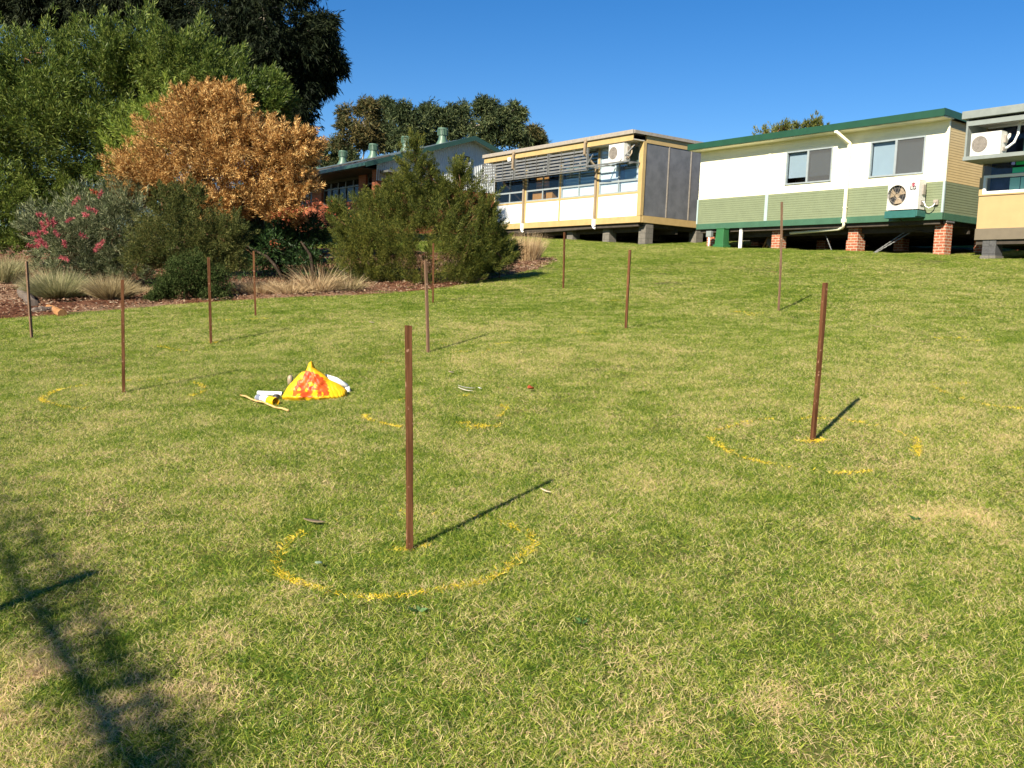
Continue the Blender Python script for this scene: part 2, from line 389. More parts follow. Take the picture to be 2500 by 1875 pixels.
def limbs(rng, base, fork, subs, r_base, r_tip, n=40, wob=.12, forks=None):
    mb = MB(); base = np.array(base); fork = np.array(fork)
    def path(a, b, ra, rb, k=5, w=wob):
        d = np.linalg.norm(b-a); pts = []; off = rng.normal(size=3)*w*d; off2 = rng.normal(size=3)*w*.5*d
        for i in range(k+1):
            t = i/k; pts.append(a + (b-a)*t + off*math.sin(math.pi*t) + off2*math.sin(2*math.pi*t))
        mb.tube(pts, [ra+(rb-ra)*i/k for i in range(k+1)], 7, False); return pts
    tr = path(base, fork, r_base, r_base*.7, 6, .06)
    idx = rng.permutation(len(subs))[:n]; nodes = [(fork, r_base*.65)]
    if forks is not None:
        for f in forks:
            path(fork, np.array(f), r_base*.6, r_base*.35, 5); nodes.append((np.array(f), r_base*.33))
    for i in idx:
        c, r = subs[i]; ds = [np.linalg.norm(c-q[0]) for q in nodes]; j = int(np.argmin(ds))
        q = path(nodes[j][0], c, min(nodes[j][1], r_base*.4)*.8, r_tip, 5)
        if len(nodes) < 26: nodes.append((q[3], max(r_tip*1.6, nodes[j][1]*.5)))
        for _ in range(2):
            path(c, c+unit(rng, 1)[0]*r*.8+np.array([0,0,.2*r]), r_tip, r_tip*.4, 3)
    return mb

# ================================================================ SETTING: lawn, bed
BED_PX = [(-260,800),(-100,786),(0,782),(60,778),(150,771),(260,761),(380,750),(500,741),(620,735),(720,729),(850,724),(950,719),(1055,710),(1163,692),(1252,672),(1313,660),(1350,647),(1362,638),(1345,630),(1290,626),(1240,624)]
bed_w = [gnd(*p)[:2] for p in BED_PX]
bed_poly = np.array(bed_w + [np.array([-2.2, 31.]), np.array([-6, 33.]), np.array([-14, 36.]), np.array([-30, 34.]), np.array([-30, 14.])])
def inpoly(X, Y, poly):
    X = np.asarray(X); ins = np.zeros(X.shape, bool); n = len(poly)
    for i in range(n):
        x1, y1 = poly[i]; x2, y2 = poly[(i+1) % n]
        c = ((y1 > Y) != (y2 > Y)) & (X < (x2-x1)*(Y-y1)/((y2-y1) if y2 != y1 else 1e-9)+x1)
        ins ^= c
    return ins
def axis(lo, hi, st, far):
    a = list(np.arange(lo, hi+1e-6, st)); s = st; x = a[-1]
    while x < far: s *= 1.35; x += s; a.append(x)
    s = st; x = a[0]
    while x > -far: s *= 1.35; x -= s; a.insert(0, x)
    return np.array(a)
ax = axis(-14, 18, .25, 900); ay = axis(0, 46, .25, 900)
GX, GY = np.meshgrid(ax, ay); GZ = hgt(GX, GY)
nx, ny = len(ax), len(ay)
V = np.stack([GX, GY, GZ], 2).reshape(-1, 3)
ii = (np.arange(ny-1)[:, None]*nx + np.arange(nx-1)[None, :]).ravel()
Fg = np.stack([ii, ii+1, ii+nx+1, ii+nx], 1)
M['lawn'] = groundmat('lawn_thatch', [(.38,(.05,.065,.014)),(.5,(.10,.11,.028)),(.62,(.19,.15,.06))], .7, 28, .8, .03)
lawn = np_mesh('lawn', V, Fg, M['lawn'], None, None); lawn.data.shade_smooth()
tag(lawn, kind='structure')
dist = np.hypot(GX, GY)
inb = inpoly(GX, GY, bed_poly)
sc_f = np.clip(dist/9, 1, 2.6)
dens = 1/sc_f**2
dens = np.where(inb | (GY < 1.2) | (GY > 45.5) | (np.abs(GX-.02*GY) > 3.5+.68*GY), 0, dens)
# building footprints carry no grass
CH, SH = math.cos(HEAD), math.sin(HEAD)
BLD = {'green': at(2298.8, 535.6, 27.5), 'cream': at(1558.2, 542.6, 37), 'third': at(2381, 583.3, 25.5), 'far': at(920, 392, 50)}
def local(nm, X, Y):
    C = BLD[nm]; dx = X-C[0]; dy = Y-C[1]; return dx*SH - dy*CH, dx*CH + dy*SH
for nm, (a, b) in {'green': (-9.6, .2), 'cream': (-10.1, .2), 'third': (0, 8)}.items():
    u, v = local(nm, GX, GY); dens = np.where((u > a) & (u < b) & (v > .25) & (v < 7.5), 0, dens)
a = lawn.data.attributes.new('dens', 'FLOAT', 'POINT'); a.data.foreach_set('value', dens.astype(np.float32).ravel())

# ---- grass: one patch of blades, spread over the lawn by geometry nodes
rng = np.random.default_rng(3)
def grass_mat():
    mt, nt, p = nodes_of('grass_blades')
    L = nt.links.new
    g = nt.nodes.new('ShaderNodeNewGeometry'); at_ = nt.nodes.new('ShaderNodeAttribute'); at_.attribute_name = 'rnd'
    def noise(s, d=3):
        n = nt.nodes.new('ShaderNodeTexNoise'); n.inputs['Scale'].default_value = s; n.inputs['Detail'].default_value = d
        L(g.outputs['Position'], n.inputs['Vector']); return n.outputs['Fac']
    def mth(op, a, b, c=None):
        n = nt.nodes.new('ShaderNodeMath'); n.operation = op
        for i, q in enumerate((a, b, c)):
            if q is None: continue
            if isinstance(q, (int, float)): n.inputs[i].default_value = q
            else: L(q, n.inputs[i])
        return n.outputs[0]
    n1 = noise(.55, 2); n2 = noise(3.6, 5); n3 = noise(.16, 2)
    # straw share of the blades grows in dry patches
    t = mth('MULTIPLY_ADD', n1, .8, mth('MULTIPLY_ADD', n2, 1.35, mth('MULTIPLY', n3, .6)))
    t = mth('ADD', t, mth('MULTIPLY_ADD', at_.outputs['Fac'], 1.5, -1.83))
    sy = nt.nodes.new('ShaderNodeSeparateXYZ'); L(g.outputs['Position'], sy.inputs[0])
    mr = nt.nodes.new('ShaderNodeMapRange'); mr.interpolation_type = 'SMOOTHSTEP'; L(sy.outputs[1], mr.inputs[0]); mr.inputs[1].default_value = 5; mr.inputs[2].default_value = 26; mr.inputs[3].default_value = 0; mr.inputs[4].default_value = -.17
    t = mth('ADD', t, mr.outputs[0])
    # worn, half dead turf in the near left corner and two small spots
    for (wx, wy, wr, amt) in ((-1.35, 2.75, .85, 1.0), (-.78, 3.35, .3, .6), (.75, 2.5, .45, .45), (2.2, 4.2, .6, .35)):
        vd = nt.nodes.new('ShaderNodeVectorMath'); vd.operation = 'DISTANCE'; cx_ = nt.nodes.new('ShaderNodeCombineXYZ')
        L(sy.outputs[0], cx_.inputs[0]); L(sy.outputs[1], cx_.inputs[1]); L(cx_.outputs[0], vd.inputs[0]); vd.inputs[1].default_value = (wx, wy, 0)
        m2 = nt.nodes.new('ShaderNodeMapRange'); m2.interpolation_type = 'SMOOTHSTEP'; L(vd.outputs['Value'], m2.inputs[0]); m2.inputs[1].default_value = 0; m2.inputs[2].default_value = wr; m2.inputs[3].default_value = amt; m2.inputs[4].default_value = 0
        t = mth('MULTIPLY_ADD', m2.outputs[0], mth('MULTIPLY_ADD', n2, 3.0, -1.0), t)
    rp = nt.nodes.new('ShaderNodeValToRGB'); L(t, rp.inputs[0]); e = rp.color_ramp.elements
    e[0].position = 0; e[0].color = (.07,.14,.012,1); e[1].position = 1; e[1].color = (.70,.52,.30,1)
    for ps, c in ((.15,(.17,.27,.022,1)),(.40,(.33,.41,.045,1)),(.64,(.50,.51,.10,1)),(.84,(.68,.58,.30,1))):
        q = e.new(ps); q.color = c
    L(rp.outputs[0], p.inputs['Base Color']); p.inputs['Roughness'].default_value = .55; p.inputs['Specular IOR Level'].default_value = .25
    tr = nt.nodes.new('ShaderNodeBsdfTranslucent'); L(rp.outputs[0], tr.inputs[0])
    mx = nt.nodes.new('ShaderNodeMixShader'); mx.inputs[0].default_value = .42
    L(p.outputs[0], mx.inputs[1]); L(tr.outputs[0], mx.inputs[2]); L(mx.outputs[0], nt.nodes['Material Output'].inputs[0])
    return mt
M['grass'] = grass_mat()
NB = 3000; S_ = .56
B = np.stack([rng.uniform(-S_/2, S_/2, NB), rng.uniform(-S_/2, S_/2, NB), rng.uniform(-.006, .006, NB)], 1)
# clumps: pull some blades together
cc = rng.uniform(-S_/2, S_/2, (60, 2)); j = rng.integers(0, 60, NB); pull = (rng.uniform(size=NB) < .45)[:, None]
B[:, :2] = np.where(pull, cc[j]+rng.normal(size=(NB, 2))*.018, B[:, :2])
lean = rng.uniform(.3, 2.4, NB)[:, None]; th = rng.uniform(0, 2*np.pi, NB)
D = np.stack([np.cos(th), np.sin(th), np.zeros(NB)], 1)*lean + np.array([0, 0, 1.])
rv = rng.uniform(0, 1, NB)
grass = blades('grass', B, D, rng.uniform(.014, .038, NB)*np.where(rng.uniform(size=NB) < .04, 1.6, 1), rng.uniform(.0014, .0029, NB), rng.uniform(.05, .4, NB), M['grass'], None, rng, rv, 2)
tag(grass, kind='stuff', label='mown green and straw-coloured grass covering the sloping lawn', cat='grass')
ng = bpy.data.node_groups.new('spread_grass', 'GeometryNodeTree')
ng.interface.new_socket('Geometry', in_out='INPUT', socket_type='NodeSocketGeometry')
ng.interface.new_socket('Geometry', in_out='OUTPUT', socket_type='NodeSocketGeometry')
N = ng.nodes.new; L = ng.links.new
gi = N('NodeGroupInput'); go = N('NodeGroupOutput')
oi = N('GeometryNodeObjectInfo'); oi.inputs['Object'].default_value = lawn
dp = N('GeometryNodeDistributePointsOnFaces'); dp.distribute_method = 'RANDOM'
na = N('GeometryNodeInputNamedAttribute'); na.data_type = 'FLOAT'; na.inputs['Name'].default_value = 'dens'
mu = N('ShaderNodeMath'); mu.operation = 'MULTIPLY'; mu.inputs[1].default_value = 20
L(na.outputs['Attribute'], mu.inputs[0]); L(oi.outputs['Geometry'], dp.inputs['Mesh']); L(mu.outputs[0], dp.inputs['Density'])
dp.inputs['Seed'].default_value = 4
rr = N('FunctionNodeRandomValue'); rr.data_type = 'FLOAT'; rr.inputs[3].default_value = 6.283; 
ce = N('ShaderNodeCombineXYZ'); L(rr.outputs[1], ce.inputs[2])
e2 = N('FunctionNodeEulerToRotation'); L(ce.outputs[0], e2.inputs[0])
rot = N('FunctionNodeRotateRotation'); rot.rotation_space = 'LOCAL'
L(dp.outputs['Rotation'], rot.inputs[0]); L(e2.outputs[0], rot.inputs[1])
ps = N('GeometryNodeInputPosition'); vl = N('ShaderNodeVectorMath'); vl.operation = 'LENGTH'; L(ps.outputs[0], vl.inputs[0])
dv = N('ShaderNodeMath'); dv.operation = 'DIVIDE'; dv.inputs[1].default_value = 9; L(vl.outputs['Value'], dv.inputs[0])
cl = N('ShaderNodeClamp'); cl.inputs[1].default_value = 1; cl.inputs[2].default_value = 2.6; L(dv.outputs[0], cl.inputs[0])
sq = N('ShaderNodeMath'); sq.operation = 'POWER'; sq.inputs[1].default_value = .25; L(cl.outputs[0], sq.inputs[0])
cs = N('ShaderNodeCombineXYZ'); L(cl.outputs[0], cs.inputs[0]); L(cl.outputs[0], cs.inputs[1]); L(sq.outputs[0], cs.inputs[2])
ip = N('GeometryNodeInstanceOnPoints'); L(dp.outputs['Points'], ip.inputs['Points']); L(gi.outputs[0], ip.inputs['Instance'])
L(rot.outputs[0], ip.inputs['Rotation']); L(cs.outputs[0], ip.inputs['Scale']); L(ip.outputs[0], go.inputs[0])
md = grass.modifiers.new('spread', 'NODES'); md.node_group = ng

# ---- mulch bed (own raised sheet)
bx = np.arange(-30, 3.2, .16); by = np.arange(11, 36, .16)
BX, BY = np.meshgrid(bx, by); jx = .04*np.sin(BX*9+BY*5); 
ib = inpoly(BX+jx, BY+jx, bed_poly)
bz = hgt(BX, BY) + .03 + .03*np.sin(BX*3.1+BY*2)*np.cos(BY*3.7-BX) + .012*rng.normal(size=BX.shape)
nbx = len(bx); cellin = ib[:-1, :-1] & ib[1:, :-1] & ib[:-1, 1:] & ib[1:, 1:]
q = (np.arange(len(by)-1)[:, None]*nbx + np.arange(nbx-1)[None, :])[cellin]
fb = np.stack([q, q+1, q+nbx+1, q+nbx], 1)
vb = np.stack([BX, BY, bz], 2).reshape(-1, 3); used, inv = np.unique(fb, return_inverse=True)
# snap rim vertices down to the lawn
ecount = np.bincount(inv.ravel().astype(int)); rim = ecount < 4
vv = vb[used]; vv[rim, 2] = hgt(vv[rim, 0], vv[rim, 1]) - .004
M['mulch'] = groundmat('bark_mulch_and_red_soil', [(.36,(.03,.014,.009)),(.46,(.13,.050,.026)),(.54,(.22,.135,.085)),(.66,(.36,.27,.19))], .5, 22, 1, .04)
bed = np_mesh('garden_bed', vv, inv.reshape(fb.shape), M['mulch'], None); bed.data.shade_smooth()
tag(bed, kind='structure')
# bark chips and leaf litter lying on the bed
n = 60000
cx = rng.uniform(-16, 2.5, n*3); cy = rng.uniform(12, 27, n*3); k = inpoly(cx, cy, bed_poly); cx, cy = cx[k][:n], cy[k][:n]; n = len(cx)
C = np.stack([cx, cy, hgt(cx, cy)+.045+rng.uniform(0, .03, n)], 1)
D = rng.normal(size=(n, 3))*[1, 1, .22]
M['litter'] = leafmat('dry_leaf_litter', [(.0,(.05,.022,.013)),(.45,(.15,.075,.045)),(.85,(.30,.20,.13)),(1,(.46,.37,.27))], .1, .8, .1, 2, .2)
lit = leaves('leaf_litter', C, D, .055, .018, M['litter'], None, rng)
tag(lit, 'brown bark chips and dry leaves strewn over the red garden bed', 'mulch', kind='stuff')

# ================================================================ STAKES + PAINT
STK = [((1000,1345),(997,795),.955,24,'stake','reddish brown timber stake nearest the camera, with a long shadow'),
 ((1983,1080),(2015,690),.955,-62,'stake','dark brown timber stake leaning right, yellow paint spot at its foot'),
 ((302,960),(299,683),.955,20,'stake','red-brown timber stake at left, standing before the second grass tussock'),
 ((515,840),(509,628),.955,30,'stake','thin red-brown timber stake in front of the low green bush'),
 ((624,773),(619,613),.955,15,'stake','short-looking timber stake at the bed edge, before the left straw grass tuft'),
 ((1045,862),(1039,636),.955,35,'stakegrey','grey-brown timber stake just left of a farther one, before the feathery shrub'),
 ((1057,740),(1058,594),.955,10,'stake','slim red timber stake close to the lawn edge under the feathery shrub'),
 ((1375,705),(1378,567),.955,40,'stake','small far timber stake below the cream classroom, upright near the tan tussock'),
 ((1528,804),(1538,610),.955,-25,'stake','timber stake leaning slightly right in the middle of the lawn, below the grey wall panels'),
 ((1900,760),(1908,515),1.50,20,'stakegrey','tall weathered grey stake reaching in front of the green classroom wall'),
 ((78,826),(65,638),.955,-30,'stakegrey','weathered grey stake leaning left at the left edge of the photo')]
stake_pos = []
for b, t, hh, rz, mt, lab in STK:
    B0 = gnd(*b); stake_pos.append(B0)
    T0 = at(t[0], t[1], B0[1]); ax_ = Vector(T0-B0); ax_.normalize(); Lh = hh
    if hh < 1: Lh = float(np.linalg.norm(T0-B0))
    w = .0125 if B0[1] < 9 else .0135
    if Lh > 1.1: w = .012
    rs = random.Random(int(b[0])); mb = MB(); V = []; nseg = 14
    z0 = -.12
    for i in range(nseg+1):
        z = z0+(Lh-z0)*i/nseg; f = 1+rs.uniform(-.04, .04); dx, dy = rs.uniform(-.0006,.0006), rs.uniform(-.0006,.0006)
        bow = .004*math.sin(math.pi*i/nseg) if Lh < 1.2 else .02*math.sin(math.pi*i/nseg)
        for sx, sy in ((-1,-1),(1,-1),(1,1),(-1,1)): V.append((sx*w*f+dx+bow, sy*w*f+dy, z+(rs.uniform(-.002,.002) if i == nseg else 0)))
    Fc = [(i*4+k, i*4+(k+1) % 4, (i+1)*4+(k+1) % 4, (i+1)*4+k) for i in range(nseg) for k in range(4)] + [(0,3,2,1), tuple(nseg*4+k for k in range(4))]
    o = mesh_obj('timber_stake', V, Fc, M[mt]); bv = o.modifiers.new('bevel', 'BEVEL'); bv.width = .0012
    q = ax_.to_track_quat('Z', 'Y') @ Matrix.Rotation(R_(rz), 3, 'Z').to_quaternion()
    o.rotation_mode = 'QUATERNION'; o.rotation_quaternion = q; o.location = B0
    tag(o, lab, 'stake', 'timber stakes hammered into the lawn')
# stake outside the left edge, only its shadow falls into the picture
B0 = gnd(230, 1402); L0 = 1.36
B0 = B0 - np.array([.525, .851, 0])*L0; B0[2] = float(hgt(B0[0], B0[1]))
mb = MB(); mb.box(-.022, .022, -.022, .022, -.1, 1.06)
o = mb.build('timber_stake', M['stake'], bevel=.001); o.location = B0
tag(o, 'timber stake just beyond the left edge, casting its shadow onto the lawn', 'stake', 'timber stakes hammered into the lawn')

def paintmat():
    mt, nt, p = nodes_of('yellow_spray_paint')
    a = nt.nodes.new('ShaderNodeAttribute'); a.attribute_name = 'rnd'
    rp = nt.nodes.new('ShaderNodeValToRGB'); rp.color_ramp.elements[0].color = (.50,.33,.015,1); rp.color_ramp.elements[1].color = (.80,.60,.03,1)
    nt.links.new(a.outputs['Fac'], rp.inputs[0]); nt.links.new(rp.outputs[0], p.inputs['Base Color']); p.inputs['Roughness'].default_value = .5
    return mt
M['paint'] = paintmat()
def ring(cpx, r, arcs, label, n=1500, spots=(), width=.013):
    """arcs: (deg0, deg1, density)   degrees counter-clockwise from +X seen from above"""
    C0 = gnd(*cpx); P = []
    for a0, a1, dn in arcs:
        k = int(n*(1 if cpx[1] > 1300 else .5)*abs(a1-a0)/360*dn); t = np.radians(rng.uniform(a0, a1, k))
        kk = (cpx[1] > 1300)*.9 + (np.sin(t*9+a0)+np.sin(t*23+2*a0)*.7+1.2) > rng.uniform(-.7, 1.6, k); t = t[kk]; k = len(t)
        rr_ = r*(1+.025*np.sin(t*3)+.02*np.sin(t*7+1)) + rng.normal(size=k)*width
        P.append(np.stack([C0[0]+rr_*np.cos(t), C0[1]+rr_*np.sin(t)], 1))
    for (px, py, sr, k) in spots:
        s0 = gnd(px, py); P.append(s0[:2]+rng.normal(size=(k, 2))*[sr, sr*.6])
    P = np.concatenate(P); k = len(P); s = float(np.clip(C0[1]/9, 1, 1.7))
    B = np.stack([P[:, 0], P[:, 1], hgt(P[:, 0], P[:, 1])+(.006 if C0[1] < 4.5 else .014)], 1); th = rng.uniform(0, 2*np.pi, k)
    D = np.stack([np.cos(th), np.sin(th), np.full(k, .9)], 1)
    o = blades('paint_ring', B, D, rng.uniform(.018, .034, k)*s, rng.uniform(.002, .0036, k)*s, rng.uniform(.1, .6, k), M['paint'], None, rng, None, 2)
    tag(o, label, 'paint mark', 'yellow spray-paint marks on the grass')
ring((986,1343), .535, [(150,205,1.1),(205,235,2.6),(235,262,1.2),(262,312,2.6),(312,338,1.8),(338,400,1.5),(40,60,.5),(60,150,.12)], 'broken yellow paint ring on grass around the nearest stake', 950, [(975,1347,.03,50),(1030,1336,.022,30),(970,1252,.02,16)])
ring((1991,1085), .60, [(165,200,2),(200,235,1.2),(235,262,.5),(262,290,1.6),(325,365,1.8),(45,85,1.2),(100,150,1),(0,45,.3)], 'faint yellow paint ring around the dark stake in the right foreground', 2000, [(1985,1082,.045,130)])
ring((302,962), .62, [(150,225,2.6),(225,270,.9),(-10,50,1.5),(60,150,.6)], 'yellow paint ring around the stake left of the yellow bag', 1500, [])
ring((1060,1008), .52, [(190,250,2),(-20,20,1.2),(100,130,.5)], 'broken yellow paint arc with bright blotch, on grass between bag and central stake', 1500, [(1172,1046,.06,150),(1135,1038,.03,40),(1140,970,.03,20)])
ring((2560,958), .75, [(150,235,1.3)], 'faint yellow paint arc on grass at the right edge of the photo', 1300, [(2352,940,.03,20)])
ring((515,842), .5, [(200,260,.8)], 'yellow paint specks at the stake before the low green bush', 700, [(520,840,.05,25),(392,850,.05,25)])
ring((624,775), .5, [(200,250,.5),(300,330,.5)], 'yellow paint specks near the stake at the bed edge', 700, [(632,781,.07,30)])
ring((1045,866), .6, [(210,240,1),(340,375,.8),(70,100,.5)], 'yellow paint specks around the grey-brown stake in mid lawn', 700, [(1220,842,.06,30),(1130,862,.06,20)])
ring((1528,806), .6, [(190,235,.8),(70,110,.5)], 'sparse yellow paint specks around the stake in the middle of the lawn', 700, [(1500,736,.09,30),(1432,709,.09,24)])
ring((1900,763), .6, [(180,230,.8)], 'yellow paint specks beside the tall weathered stake', 700, [(1803,764,.06,24),(1836,768,.07,24),(1995,763,.05,14)])
ring((2340,826), .3, [(190,330,.8)], 'small yellow paint smear on grass far right below the green classroom', 400, [(2335,828,.06,30)])

# ================================================================ BUILDINGS
RZ = math.atan2(-CH, SH)
def bempty(nm, label, cat, name):
    e = empty(name, BLD[nm], RZ); tag(e, label, cat); return e
def cladding(u0_, u1, z0, z1, pitch=.075, depth=.012, v=0., axis='u'):
    """real ribbed weatherboard: runs along u at given v, or along v at given u"""
    V = []; Fc = []; z = z0; prof = []
    while z < z1-1e-4:
        zt = min(z+pitch, z1); prof += [(z, depth), (z+(zt-z)*.88, depth*.25), (z+(zt-z)*.9, 0)]; z = zt
    prof.append((z1, depth))
    for zz, d in prof:
        if axis == 'u': V += [(u0_, v-d, zz), (u1, v-d, zz)]
        else: V += [(v+d, u0_, zz), (v+d, u1, zz)]
    for i in range(len(prof)-1): Fc.append((2*i, 2*i+1, 2*i+3, 2*i+2))
    return V, Fc
def ac_unit(loc, w, h, d, label, group, bracket=None, logo=False, bmat='galv'):
    """origin: lower front-left corner; front faces -v"""
    e = empty('air_conditioner', loc, RZ); tag(e, label, 'air conditioner', group)
    fr = h*.37; fx, fz = w*.30 if w > h else w*.4, h*.5
    # case with round hole: build front as polygon ring around the fan opening
    mb = MB(); n = 32
    ring_ = [(fx+fr*math.cos(2*math.pi*k/n), 0, fz+fr*math.sin(2*math.pi*k/n)) for k in range(n)]
    def edge(k):
        a = 2*math.pi*k/n; c, s = math.cos(a), math.sin(a)
        t = min(((w-fx) if c > 0 else fx)/max(abs(c), 1e-9), ((h-fz) if s > 0 else fz)/max(abs(s), 1e-9))
        return (fx+c*t, 0, fz+s*t)
    V = ring_ + [edge(k) for k in range(n)] + [(x, .09, z) for x, y, z in ring_]
    Fc = [(k, (k+1) % n, n+(k+1) % n, n+k) for k in range(n)] + [(k, 2*n+k, 2*n+(k+1) % n, (k+1) % n) for k in range(n)]
    mb.add(V, Fc)
    for (cx_, cz_) in ((0,0),(w,0),(w,h),(0,h)):   # corner fillers
        best = sorted([(abs(edge(k)[0]-cx_)+abs(edge(k)[2]-cz_), k) for k in range(n)])[:2]
        mb.add([(cx_, 0, cz_), edge(best[0][1]), edge(best[1][1])], [(0,1,2)])
    mb.add([(0,0,0),(w,0,0),(w,d,0),(0,d,0),(0,0,h),(w,0,h),(w,d,h),(0,d,h)], [(0,1,2,3),(4,7,6,5),(1,2,6,5),(0,4,7,3),(2,3,7,6)])
    mb.build('case', M['acwhite'], e)
    bk = MB(); bk.add([(x, .088, z) for x, y, z in ring_], [tuple(range(n))]); bk.build('fan_opening', M['dark'], e)
    fb_ = MB(); 
    for k in range(3):
        a = k*2*math.pi/3+.5; q = [(fx+r*math.cos(a+o_), yy, fz+r*math.sin(a+o_)) for r, o_, yy in ((fr*.2,-.2,.05),(fr*.9,-.35,.03),(fr*.92,.75,.075),(fr*.2,.6,.07))]
        fb_.add(q, [(0,1,2,3)])
    fb_.lathe([(0.001,.04),(fr*.22,.045),(fr*.22,-.06)], (fx, .09, fz), 16, 'y'); fb_.build('fan', M['pipe_tan'] if logo else M['acgrille'], e)
    gr = MB()
    for q in ([.96,.80,.64,.48,.34] if not logo else [.97,.72,.3]):
        gr.tube([(fx+fr*q*math.cos(t), -.006, fz+fr*q*math.sin(t)) for t in np.linspace(0, 2*math.pi, 33)], .0035, 5, False)
    nb_ = 24 if not logo else 10
    for k in range(nb_):
        a = 2*math.pi*k/nb_; gr.tube([(fx+fr*.2*math.cos(a), -.008, fz+fr*.2*math.sin(a)), (fx+fr*math.cos(a), -.004, fz+fr*math.sin(a))], .003, 4, False)
    if not logo:
        for k in range(-8, 9):
            x = k*fr/9; zz = math.sqrt(max(0, fr*fr-x*x)); gr.box(fx+x-.006, fx+x+.006, -.012, -.008, fz-zz, fz+zz)
    gr.build('fan_guard', M['acgrille'] if not logo else M['gutter'], e)
    sd = MB(); sd.box(w+.001, w+.045, d*.45, d*.8, h*.5, h*.85); sd.box(w+.001, w+.03, d*.3, d*.75, h*.12, h*.3); sd.build('side_handle', M['acgrille'], e, bevel=.006)
    ed = MB(); ed.box(-.004, w+.004, -.004, d+.004, h, h+.012); ed.box(-.003, w+.003, -.003, d+.003, -.012, 0); ed.build('lid', M['acwhite'], e, bevel=.004)
    return e

def text_mesh(s, size, mat, parent, loc, name):
    cu = bpy.data.curves.new(name, 'FONT'); cu.body = s; cu.size = size; cu.extrude = .004; cu.offset = .007; cu.align_x = 'CENTER'
    t = bpy.data.objects.new(name+'_tmp', cu); COL.objects.link(t)
    bpy.context.view_layer.update()
    dg = bpy.context.evaluated_depsgraph_get(); me = bpy.data.meshes.new_from_object(t.evaluated_get(dg))
    bpy.data.objects.remove(t); me.materials.clear(); me.materials.append(mat)
    o = bpy.data.objects.new(name, me); COL.objects.link(o); o.parent = parent; o.location = loc; o.rotation_euler = (R_(90), 0, 0); return o

# ---------------- green and cream classroom
g = bempty('green', 'cream and sage portable classroom with green roof edge on brick piers', 'building', 'portable_classroom')
BW = 7.2
# front upper wall with two window openings
W1 = (-5.68, -3.86, 1.37, 2.47); W2 = (-2.50, -.68, 1.37, 2.47)
mb = MB()
for (a, b, z0, z1) in ((-9.6,0,1.1,1.37),(-9.6,0,2.47,2.84),(-9.6,W1[0],1.37,2.47),(W1[1],W2[0],1.37,2.47),(W2[1],0,1.37,2.47)):
    mb.add(*cladding(a, b, z0, z1, .137, .006))
mb.build('upper_wall', M['cream'], g)
mb = MB(); mb.add(*cladding(0, BW, 1.1, 2.84, .075, .007, 0, 'v'))
o = mb.build('side_wall', M['tanwall'], g)
o.data.materials.clear(); M['creamrib'] = painted('dimmed_side_cladding', (.50,.39,.20), .55, .05, 3); o.data.materials.append(M['creamrib'])  # darker copy of the cream, weaker sun on this side painted in
mb = MB(); mb.add(*cladding(-9.6, 0, .2, 1.1, .075, .007)); mb.add(*cladding(0, BW, .2, 1.1, .075, .007, 0, 'v')); mb.build('lower_wall', M['sage'], g)
mb = MB(); mb.box(-9.58, -.005, .16, .2, .1, 2.83); mb.box(-9.58, -.2, BW-.05, BW, .1, 2.83); mb.box(-9.6, -9.56, .0, BW, .2, 2.84); mb.box(-9.5, -.1, .2, BW-.1, .1, .14)
# cut the inner skin at the windows by using separate strips
mb = MB()
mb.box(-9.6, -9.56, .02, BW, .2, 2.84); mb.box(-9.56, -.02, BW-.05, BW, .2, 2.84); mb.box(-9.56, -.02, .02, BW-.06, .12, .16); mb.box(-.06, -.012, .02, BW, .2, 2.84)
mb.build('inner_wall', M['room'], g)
mb = MB(); mb.box(-9.62, .02, -.02, .1, 0, .2); mb.box(-.10, .02, .1, BW, 0, .2); mb.box(-9.62, -9.5, .1, BW, 0, .2); mb.build('floor_beam', M['beam_green'], g, bevel=.006)
mb = MB(); mb.box(-9.5, -.1, .1, BW-.1, -.12, .1)
for k in range(6): mb.box(-9.5, -.1, .5+k*1.2, .6+k*1.2, -.3, -.12)
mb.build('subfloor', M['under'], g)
mb = MB(); sl_ = -.035
def rf(u, v, z): return (u, v, z+sl_*(v+.5))
Vr = [rf(u, v, z) for u in (-9.75, .12) for v in (-.5, BW+.3) for z in (2.98, 3.06)]
mb.add(Vr, [(0,1,3,2),(4,6,7,5),(0,4,5,1),(2,3,7,6),(0,2,6,4),(1,5,7,3)]); mb.build('roof', M['roofgreen'], g)
mb = MB(); mb.box(-9.76, .13, -.56, -.5, 2.86, 3.07)
Vs = [rf(u, v, z) for u in (.12, .15) for v in (-.56, BW+.3) for z in (2.88, 3.075)]; mb.add(Vs, [(0,1,3,2),(4,6,7,5),(0,4,5,1),(2,3,7,6),(0,2,6,4),(1,5,7,3)])
Vs = [rf(u, v, z) for u in (-9.78, -9.75) for v in (-.56, BW+.3) for z in (2.88, 3.075)]; mb.add(Vs, [(0,1,3,2),(4,6,7,5),(0,4,5,1),(2,3,7,6),(0,2,6,4),(1,5,7,3)])
mb.build('fascia', M['dgreen'], g)
mb = MB(); mb.box(-9.75, .12, -.5, .02, 2.84, 2.87); mb.build('soffit', M['cream'], g)
for q in ((-6.47, -6.34, -.03, -.012, .2, 1.09), (-9.63, -9.57, -.03, -.012, .2, 1.1), (-.03, .03, -.03, .03, .2, 1.1)): mb = MB(); mb.box(*q); mb.build('cover_strip', M['strip'], g)
for q in ((-6.46, -6.35, -.022, -.006, 1.1, 2.84), (-.03,.028,-.028,.028,1.1,2.84)): mb = MB(); mb.box(*q); mb.build('corner_trim', M['cream'], g)
M['blindblue'] = painted('pale_blue_blind', (.26,.33,.39), .8, .04, 3)
